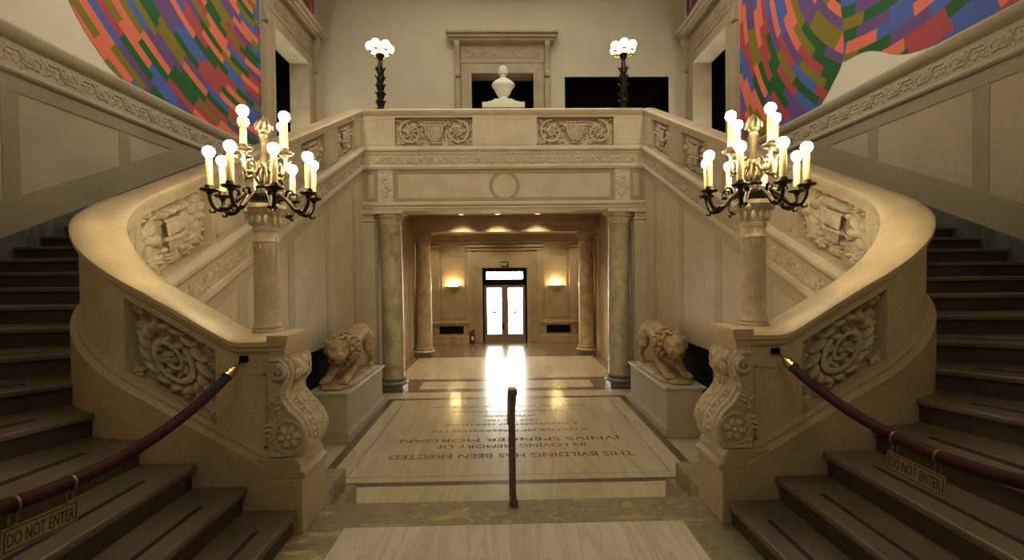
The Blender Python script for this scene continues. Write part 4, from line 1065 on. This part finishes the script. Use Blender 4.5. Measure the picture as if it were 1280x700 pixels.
# ------------------------------------------------------------------ barrier ropes with signs
def rope(sx, nm):
    t = thing('barrier_rope', f'dark red velvet rope closing off the {nm} staircase', 'rope', (sx * -1.85, 2.95, 2.1))
    A = Vector((-1.775, 2.97, 2.10)); B = Vector((-2.05, .46, 2.40)); sag = .45 if sx > 0 else .43
    def at(u): p = A.lerp(B, u); p.z -= sag * 4 * u * (1 - u) * (1 - .0 * u); return p
    pts = [at(.05 + .9 * i / 40) for i in range(41)]
    mb = MB(); mb.tube(pts, .029, 12); mb.build('velvet_cord', 'rope', t, 180, sx)
    mb = MB(); mb.tube([at(.035 + .10 * i / 8) for i in range(9)], .0295, 12); mb.build('black_sleeve', 'ropeend', t, 180, sx)
    for u0, u1 in ((.018, .06), (.94, .982)):
        mb = MB(); mb.tube([at(u0), at(u0 * .5 + u1 * .5), at(u1)], [.012, .033, .034] if u0 < .5 else [.034, .033, .012], 12); mb.build('brass_ferrule', 'brass', t, 60, sx)
    for u0, u1, yy in ((0, .024, 1), (.976, 1, -1)):
        mb = MB(); mb.tube([at(u0), at((u0 + u1) / 2), at(u1)], .006, 6)
        p = at(u0 if yy > 0 else u1)
        mb.box(p.x - .025, p.x + .025, p.y + (.0 if yy > 0 else -.03), p.y + (.025 if yy > 0 else -.005), p.z - .02, p.z + .02); mb.build('hook_plate', 'black', t, None, sx)
    # sign hung from two rings
    uc = .462 if sx > 0 else .365
    s = thing('hanging_sign', f'brass DO NOT ENTER plate hanging from the {nm} rope', 'sign', (sx * at(uc).x, at(uc).y, at(uc).z))
    c = at(uc); d = (at(uc - .05) - at(uc + .05)).normalized()     # along the rope towards the hall
    up = Vector((0, 0, 1)); up = (up - d * up.dot(d)).normalized(); nrm = d.cross(up).normalized()
    if nrm.x > 0: nrm = -nrm
    # face towards the hall axis / camera
    face = -nrm if nrm.x < 0 else nrm           # +x for the left rope
    ctr = c - up * .128 + face * .0
    W, H = .268, .095
    def quad(mb, w, h, o0, o1, cc=(0, 0)):
        vs = []
        for o in (o0, o1):
            for a, b in ((-1, -1), (1, -1), (1, 1), (-1, 1)):
                vs.append(ctr + d * (cc[0] + a * w / 2) + up * (cc[1] + b * h / 2) + face * o)
        mb.add(vs, [(0, 1, 2, 3), (7, 6, 5, 4), (0, 4, 5, 1), (1, 5, 6, 2), (2, 6, 7, 3), (3, 7, 4, 0)])
    mb = MB(); quad(mb, W, H, -.003, .003); mb.build('plate', 'signbrass', s, None, sx)
    mb = MB()
    for a, b, cc in ((W - .012, .004, (0, H / 2 - .008)), (W - .012, .004, (0, -H / 2 + .008)), (.004, H - .012, (W / 2 - .008, 0)), (.004, H - .012, (-W / 2 + .008, 0))): quad(mb, a, b, .003, .0042, cc)
    mb.build('border', 'ink', s, None, sx)
    # lettering must read forwards from the camera on both sides
    dw = Vector((d.x * sx, d.y, d.z)); uw = Vector((up.x * sx, up.y, up.z)); fw = Vector((face.x * sx, face.y, face.z)); cw = Vector((ctr.x * sx, ctr.y, ctr.z))
    xr = uw.cross(fw).normalized()
    mt = Matrix((( xr.x, uw.x, fw.x, cw.x + fw.x * .004), (xr.y, uw.y, fw.y, cw.y + fw.y * .004), (xr.z, uw.z, fw.z, cw.z + fw.z * .004), (0, 0, 0, 1)))
    text_mesh('DO NOT ENTER', 'lettering', 'ink', mt, .05, .235, .0006, s, .05)
    for k in (-1, 1):
        mb = MB(); p = c + d * k * .10
        ring = [p + (up * math.cos(2 * PI * i / 16) + face * math.sin(2 * PI * i / 16)) * .031 for i in range(17)]
        mb.tube(ring, .005, 6, False)
        q = p - up * .058
        mb.tube([q + (up * math.cos(2 * PI * i / 12) * .028 + d * math.sin(2 * PI * i / 12) * .014) for i in range(13)], .004, 6, False)
        mb.build('ring', 'bronze2', s, 60, sx)
rope(1, 'left'); rope(-1, 'right')

# ------------------------------------------------------------------ door surrounds on the gallery
def surround(name, label, f, opening, reveal=True):
    """f(a, b, z) with a along the wall from the door axis, b out of the wall"""
    t = thing(name, label, 'door surround', f(0, .05, 5.27))
    ow, oh = opening
    def bx(mb, a0, a1, b0, b1, z0, z1):
        vs = [f(a, b, z) for z in (z0, z1) for b in (b0, b1) for a in (a0, a1)]
        mb.add(vs, [(0, 2, 3, 1), (4, 5, 7, 6), (0, 1, 5, 4), (2, 6, 7, 3), (0, 4, 6, 2), (1, 3, 7, 5)])
    mb = MB()
    for s in (-1, 1):
        a, b = sorted((s * ow, s * (ow + .10))); bx(mb, a, b, -.5, .10, 5.27, oh)
        a, b = sorted((s * (ow + .10), s * (ow + .34))); bx(mb, a, b, 0, .07, 5.27, oh + .1)
        a, b = sorted((s * (ow + .36), s * (ow + .54))); bx(mb, a, b, 0, .10, 5.27, oh - .15); bx(mb, a + .03, b - .03, .1, .13, 5.4, oh - .3)
    mb.build('jambs', 'lime_tan', t, None, 1, .01)
    mb = MB(); bx(mb, -ow - .095, ow + .095, -.5, .098, oh, oh + .10); bx(mb, -ow - .34, ow + .34, 0, .07, oh + .1, oh + .34); bx(mb, -ow - .36, ow + .36, 0, .05, oh + .34, oh + 1.0); bx(mb, -ow - .36, ow + .36, 0, .09, oh + .34, oh + .39); mb.build('lintel', 'lime_tan', t, None, 1, .01)
    o = Orn(lambda u, v, w: f(u, .05 + w, oh + .62 + v)); orn_frieze(o, -ow - .2, ow + .2, -.16, .16, .02, .34); o.rosette(0, 0, .15, .03, 6)
    o.mb.build('lintel_carving', 'lime_tan', t, 60)
    mb = MB()
    for z0, z1, pr in ((oh + .98, oh + 1.06, .26), (oh + 1.06, oh + 1.16, .34), (oh + 1.16, oh + 1.24, .42)): bx(mb, -ow - .50 - pr * .7, ow + .50 + pr * .7, 0, pr, z0, z1)
    mb.build('cornice', 'lime_tan', t, None, 1, .015)
    for s in (-1, 1):
        mb = MB(); a, b = sorted((s * (ow + .37), s * (ow + .53)))
        prof = [(.0, oh + .98), (.26, oh + .98), (.27, oh + .86), (.22, oh + .72), (.16, oh + .55), (.12, oh + .3), (.12, oh + .1), (.16, oh), (.15, oh - .1), (.0, oh - .13)]
        n = len(prof); mb.add([f(a, q, z) for q, z in prof] + [f(b, q, z) for q, z in prof], [list(range(n)), list(range(n, 2 * n))] + [(i, (i + 1) % n, n + (i + 1) % n, n + i) for i in range(n)])
        mb.build('console_bracket', 'lime_tan', t, None, 1, .01)
surround('door_surround', 'carved limestone door surround behind the bust at the gallery centre', lambda a, b, z: (a, 14.7 - b, z), (1.0, 9.10))
surround('door_surround', 'tall limestone door surround beside the mural on the left wall', lambda a, b, z: (-6 + b, 12.88 + a * 1.0, z), (1.02, 9.10))
surround('door_surround', 'tall limestone door surround beside the mural on the right wall', lambda a, b, z: (6 - b, 12.88 + a * 1.0, z), (1.02, 9.10))

# ------------------------------------------------------------------ wall paintings (generic coloured bands)
def smooth_poly(p, k=5):
    out = []
    n = len(p)
    for i in range(n - 1):
        p0, p1, p2, p3 = (Vector(p[max(i - 1, 0)]), Vector(p[i]), Vector(p[i + 1]), Vector(p[min(i + 2, n - 1)]))
        for j in range(k):
            u = j / k; out.append(tuple(.5 * ((2 * p1) + (-p0 + p2) * u + (2 * p0 - 5 * p1 + 4 * p2 - p3) * u * u + (-p0 + 3 * p1 - 3 * p2 + p3) * u ** 3)))
    out.append(tuple(p[-1])); return out
def mural():
    EDGE = 11.30
    t = thing('wall_mural', 'mural of curving coloured bands on the left wall above the stairs', 'mural', (-5.99, 9, 5.8))
    p = smooth_poly([(5.3, 10.8), (5.45, 9.0), (5.8, 7.6), (6.35, 6.47), (6.888, 5.90), (7.25, 5.725)]) + [(EDGE, 5.725), (EDGE, 11.9), (5.3, 11.9)]
    mb = MB(); mb.prism(p, -6.0, -5.992, 'x'); mb.build('painted_field', 'mural_a', t)
    p = smooth_poly([(4.2, 9.0), (4.7, 7.4), (5.35, 6.62), (5.9, 6.45), (6.3, 6.55)]) + [(5.75, 7.6), (5.4, 9.0)]
    mb = MB(); mb.prism(p, -6.0, -5.994, 'x'); mb.build('painted_lobe', 'mural_c', t)
    mb = MB(); mb.prism([(11.45, 10.36), (14.55, 10.36), (14.55, 11.9), (11.45, 11.9)], -6.0, -5.992, 'x'); mb.build('painted_overdoor', 'mural_b', t)
    t = thing('wall_mural', 'mural of upright and sweeping coloured bands on the right wall above the stairs', 'mural', (5.99, 9, 5.8))
    p = smooth_poly([(8.45, 5.725), (8.15, 6.0), (7.85, 6.45), (7.95, 7.6), (8.1, 9.2), (8.0, 11.9)]) + [(EDGE, 11.9), (EDGE, 5.725)]
    mb = MB(); mb.prism(p, 5.992, 6.0, 'x'); mb.build('painted_field', 'mural_b', t)
    p = smooth_poly([(4.6, 5.725), (5.94, 5.73), (6.66, 5.86), (7.1, 6.12), (7.41, 6.26), (7.86, 6.3)]) + [(8.0, 7.6), (8.1, 9.2), (8.0, 11.9), (4.6, 11.9)]
    mb = MB(); mb.prism(p, 5.994, 6.0, 'x'); mb.build('painted_lobe', 'mural_c', t)
    mb = MB(); mb.prism([(11.45, 10.36), (14.55, 10.36), (14.55, 11.9), (11.45, 11.9)], 5.992, 6.0, 'x'); mb.build('painted_overdoor', 'mural_a', t)
mural()

# ------------------------------------------------------------------ vestibule fittings
def sconce(x, label):
    t = thing('wall_sconce', label, 'sconce', (x, 16.95, 2.15), 'sconces by the entrance door')
    mb = MB(); n = 16; rings = []
    for r, z in ((.03, 2.10), (.12, 2.11), (.20, 2.135), (.235, 2.16), (.22, 2.163), (.10, 2.13), (.02, 2.125)):
        rings.append([(x + r * math.cos(PI + PI * i / n), 16.995 + .75 * r * math.sin(PI + PI * i / n), z) for i in range(n + 1)])
    mb.loft(rings, False); mb.box(x - .06, x + .06, 16.98, 17.0, 2.05, 2.12); mb.build('bowl', 'brass', t, 50)
    mb = MB(); mb.tube([(x - .17, 16.92, 2.185), (x + .17, 16.92, 2.185)], .02, 8); mb.build('lamp_tube', 'sconce_glow', t, 60)
sconce(-1.93, 'half-bowl uplight glowing on the wall, left of the entrance door')
sconce(1.95, 'half-bowl uplight glowing on the wall, right of the entrance door')
def bench(sx, nm):
    t = thing('radiator_bench', f'marble radiator bench with black grille, {nm} of the entrance door', 'radiator bench', (sx * -2.05, 16.8, 0))
    mb = MB(); mb.box(-2.75, -1.35, 16.7, 17, 0, .30); mb.box(-2.66, -1.40, 16.76, 17, .30, .74)
    mb.build('body', 'colm2', t, None, sx, .01)
    mb = MB(); mb.box(-2.72, -1.34, 16.70, 17, .74, .82); mb.build('ledge', 'colm2', t, None, sx, .01)
    mb = MB(); mb.box(-2.45, -1.55, 16.748, 16.765, .38, .66); mb.build('grille_backing', 'black', t, None, sx)
    mb = MB()
    for k in range(19): x = -2.44 + k * .0489; mb.box(x - .006, x + .006, 16.74, 16.75, .38, .66)
    mb.build('grille', 'black', t, None, sx)
bench(1, 'left'); bench(-1, 'right')
def extinguisher():
    x, y = -1.22, 16.8
    t = thing('fire_extinguisher', 'fire extinguisher standing on the floor left of the entrance door', 'fire extinguisher', (x, y, 0))
    mb = MB(); mb.lathe([(0, 0), (.075, 0), (.08, .02), (.08, .36), (.06, .42), (.03, .45), (0, .45)], (x, y, 0), 18); mb.build('cylinder_body', 'red', t, 50)
    mb = MB(); mb.lathe([(0, .44), (.025, .44), (.025, .49), (0, .49)], (x, y, 0), 10); mb.tube([(x, y, .49), (x + .08, y - .02, .54)], .012, 6); mb.tube([(x, y, .47), (x + .09, y - .02, .47)], .01, 6); mb.build('valve_handle', 'black', t, 50)
    mb = MB(); mb.tube([(x, y, .47), (x - .09, y - .03, .46), (x - .11, y - .05, .32), (x - .10, y - .05, .15)], .012, 8); mb.build('hose', 'black', t, 60)
    mb = MB(); mb.box(x - .04, x + .04, y - .085, y - .076, .14, .28); mb.build('paper_tag', 'white', t)
extinguisher()
t = thing('exit_sign', 'small dark EXIT sign above the entrance door', 'sign', (0, 16.9, 2.95))
mb = MB(); mb.box(-.15, .15, 16.86, 16.95, 2.86, 3.06); mb.build('housing', 'black', t, None, 1, .008)
text_mesh('EXIT', 'lettering', 'exitglow', Matrix.Translation((0, 16.857, 2.96)) @ Matrix.Rotation(PI / 2, 4, 'X'), .1, .24, .001, t, .12)
for x, lb in ((-1.32, 'left of centre'), (-.2, 'at the centre'), (1.02, 'right of centre')):
    t = thing('downlight', f'round white recessed downlight in the passage ceiling, {lb}', 'downlight', (x, 13.75, 4.45), 'passage downlights')
    mb = MB(); mb.lathe([(.075, 0), (.115, 0), (.115, -.012), (.085, -.018), (.08, -.004)], (x, 13.75, 4.45), 20); mb.build('trim_ring', 'white', t, 50)
    mb = MB(); mb.lathe([(0, -.002), (.08, -.002), (.08, -.006), (0, -.006)], (x, 13.75, 4.45), 16); mb.build('lamp', 'spot_glow', t)

# ------------------------------------------------------------------ downlight beams and added fill lamps
def spot(name, loc, aim, watts, col, ang, blend=.6, r=.05):
    l = bpy.data.lights.new(name, 'SPOT'); l.energy = watts; l.color = col; l.spot_size = math.radians(ang); l.spot_blend = blend; l.shadow_soft_size = r
    o = bpy.data.objects.new(name, l); COL.objects.link(o); o.location = loc
    o.rotation_euler = (Vector(aim) - Vector(loc)).to_track_quat('-Z', 'Y').to_euler(); return o
WARM = (1, .79, .47)
for x in (-1.32, -.2, 1.02): spot('downlight_beam', (x, 13.75, 4.42), (x, 13.85, 0), 130, WARM, 112, .5, .1)
for x in (-3.4, -1.2, 1.2, 3.4): spot('vestibule_fill_spot', (x, 15.7, 4.42), (x, 16.1, 0), 120, WARM, 124, .5, .1)  # unseen spots added to brighten the vestibule
for x in (-1.6, 1.6): spot('passage_fill_spot', (x, 11.9, 4.42), (x, 11.9, 0), 100, WARM, 110, .6, .1)  # further unseen spots without fittings, added to brighten the passage
for x in (-4.2, 4.2): spot('added_fill_spot', (x, 1.2, 11.6), (x * .3, 10.2, 5.2), 1150, (1, .88, .66), 50, .8, .15)  # unseen fill spots added to light the gallery front
for x in (-1.5, 1.5): spot('added_fill_spot', (x, 5.0, 11.7), (x * 4, 8.6, 7.6), 900, (1, .90, .72), 75, .8, .15)  # unseen fill spots added to light the murals

l = bpy.data.lights.new('added_alcove_fill', 'AREA'); l.shape = 'DISK'; l.size = 2.4; l.energy = 32; l.color = (1, .86, .62)  # unseen soft light added behind the camera to lift the foreground
o = bpy.data.objects.new('added_alcove_fill', l); COL.objects.link(o); o.location = (0, -1.5, 6.5); o.rotation_euler = (math.radians(25), 0, 0)

# ------------------------------------------------------------------ daylight, camera
W = bpy.data.worlds.new('World'); SC.world = W; W.use_nodes = True
bg = W.node_tree.nodes['Background']; bg.inputs[0].default_value = (.98, .95, .83, 1); bg.inputs[1].default_value = 20.

cam = bpy.data.cameras.new('Camera'); co = bpy.data.objects.new('Camera', cam); COL.objects.link(co); SC.camera = co
cam.sensor_width = 36; cam.lens = 560 / 1280 * 36; cam.clip_start = .05; cam.clip_end = 200
yaw, pitch, roll = math.radians(1.1397), math.radians(-.95706), math.radians(-.64822)
A = Matrix(((math.cos(yaw), -math.sin(yaw), 0), (math.sin(yaw), math.cos(yaw), 0), (0, 0, 1)))
B = Matrix(((1, 0, 0), (0, math.cos(pitch), math.sin(pitch)), (0, -math.sin(pitch), math.cos(pitch))))
C_ = Matrix(((math.cos(roll), 0, math.sin(roll)), (0, 1, 0), (-math.sin(roll), 0, math.cos(roll))))
R = C_ @ B @ A                                   # rows: right, forward, up
right, fwd, up = R[0], R[1], R[2]
co.matrix_world = Matrix(((right[0], up[0], -fwd[0], -.0584), (right[1], up[1], -fwd[1], 0), (right[2], up[2], -fwd[2], 2.65), (0, 0, 0, 1)))
vs = SC.view_settings; vs.view_transform = 'Standard'; vs.look = 'None'; vs.gamma = 1; vs.use_curve_mapping = False; vs.exposure = 0
SC.cycles.use_denoising = True; SC.cycles.max_bounces = 8; SC.cycles.diffuse_bounces = 5; SC.cycles.sample_clamp_indirect = 8
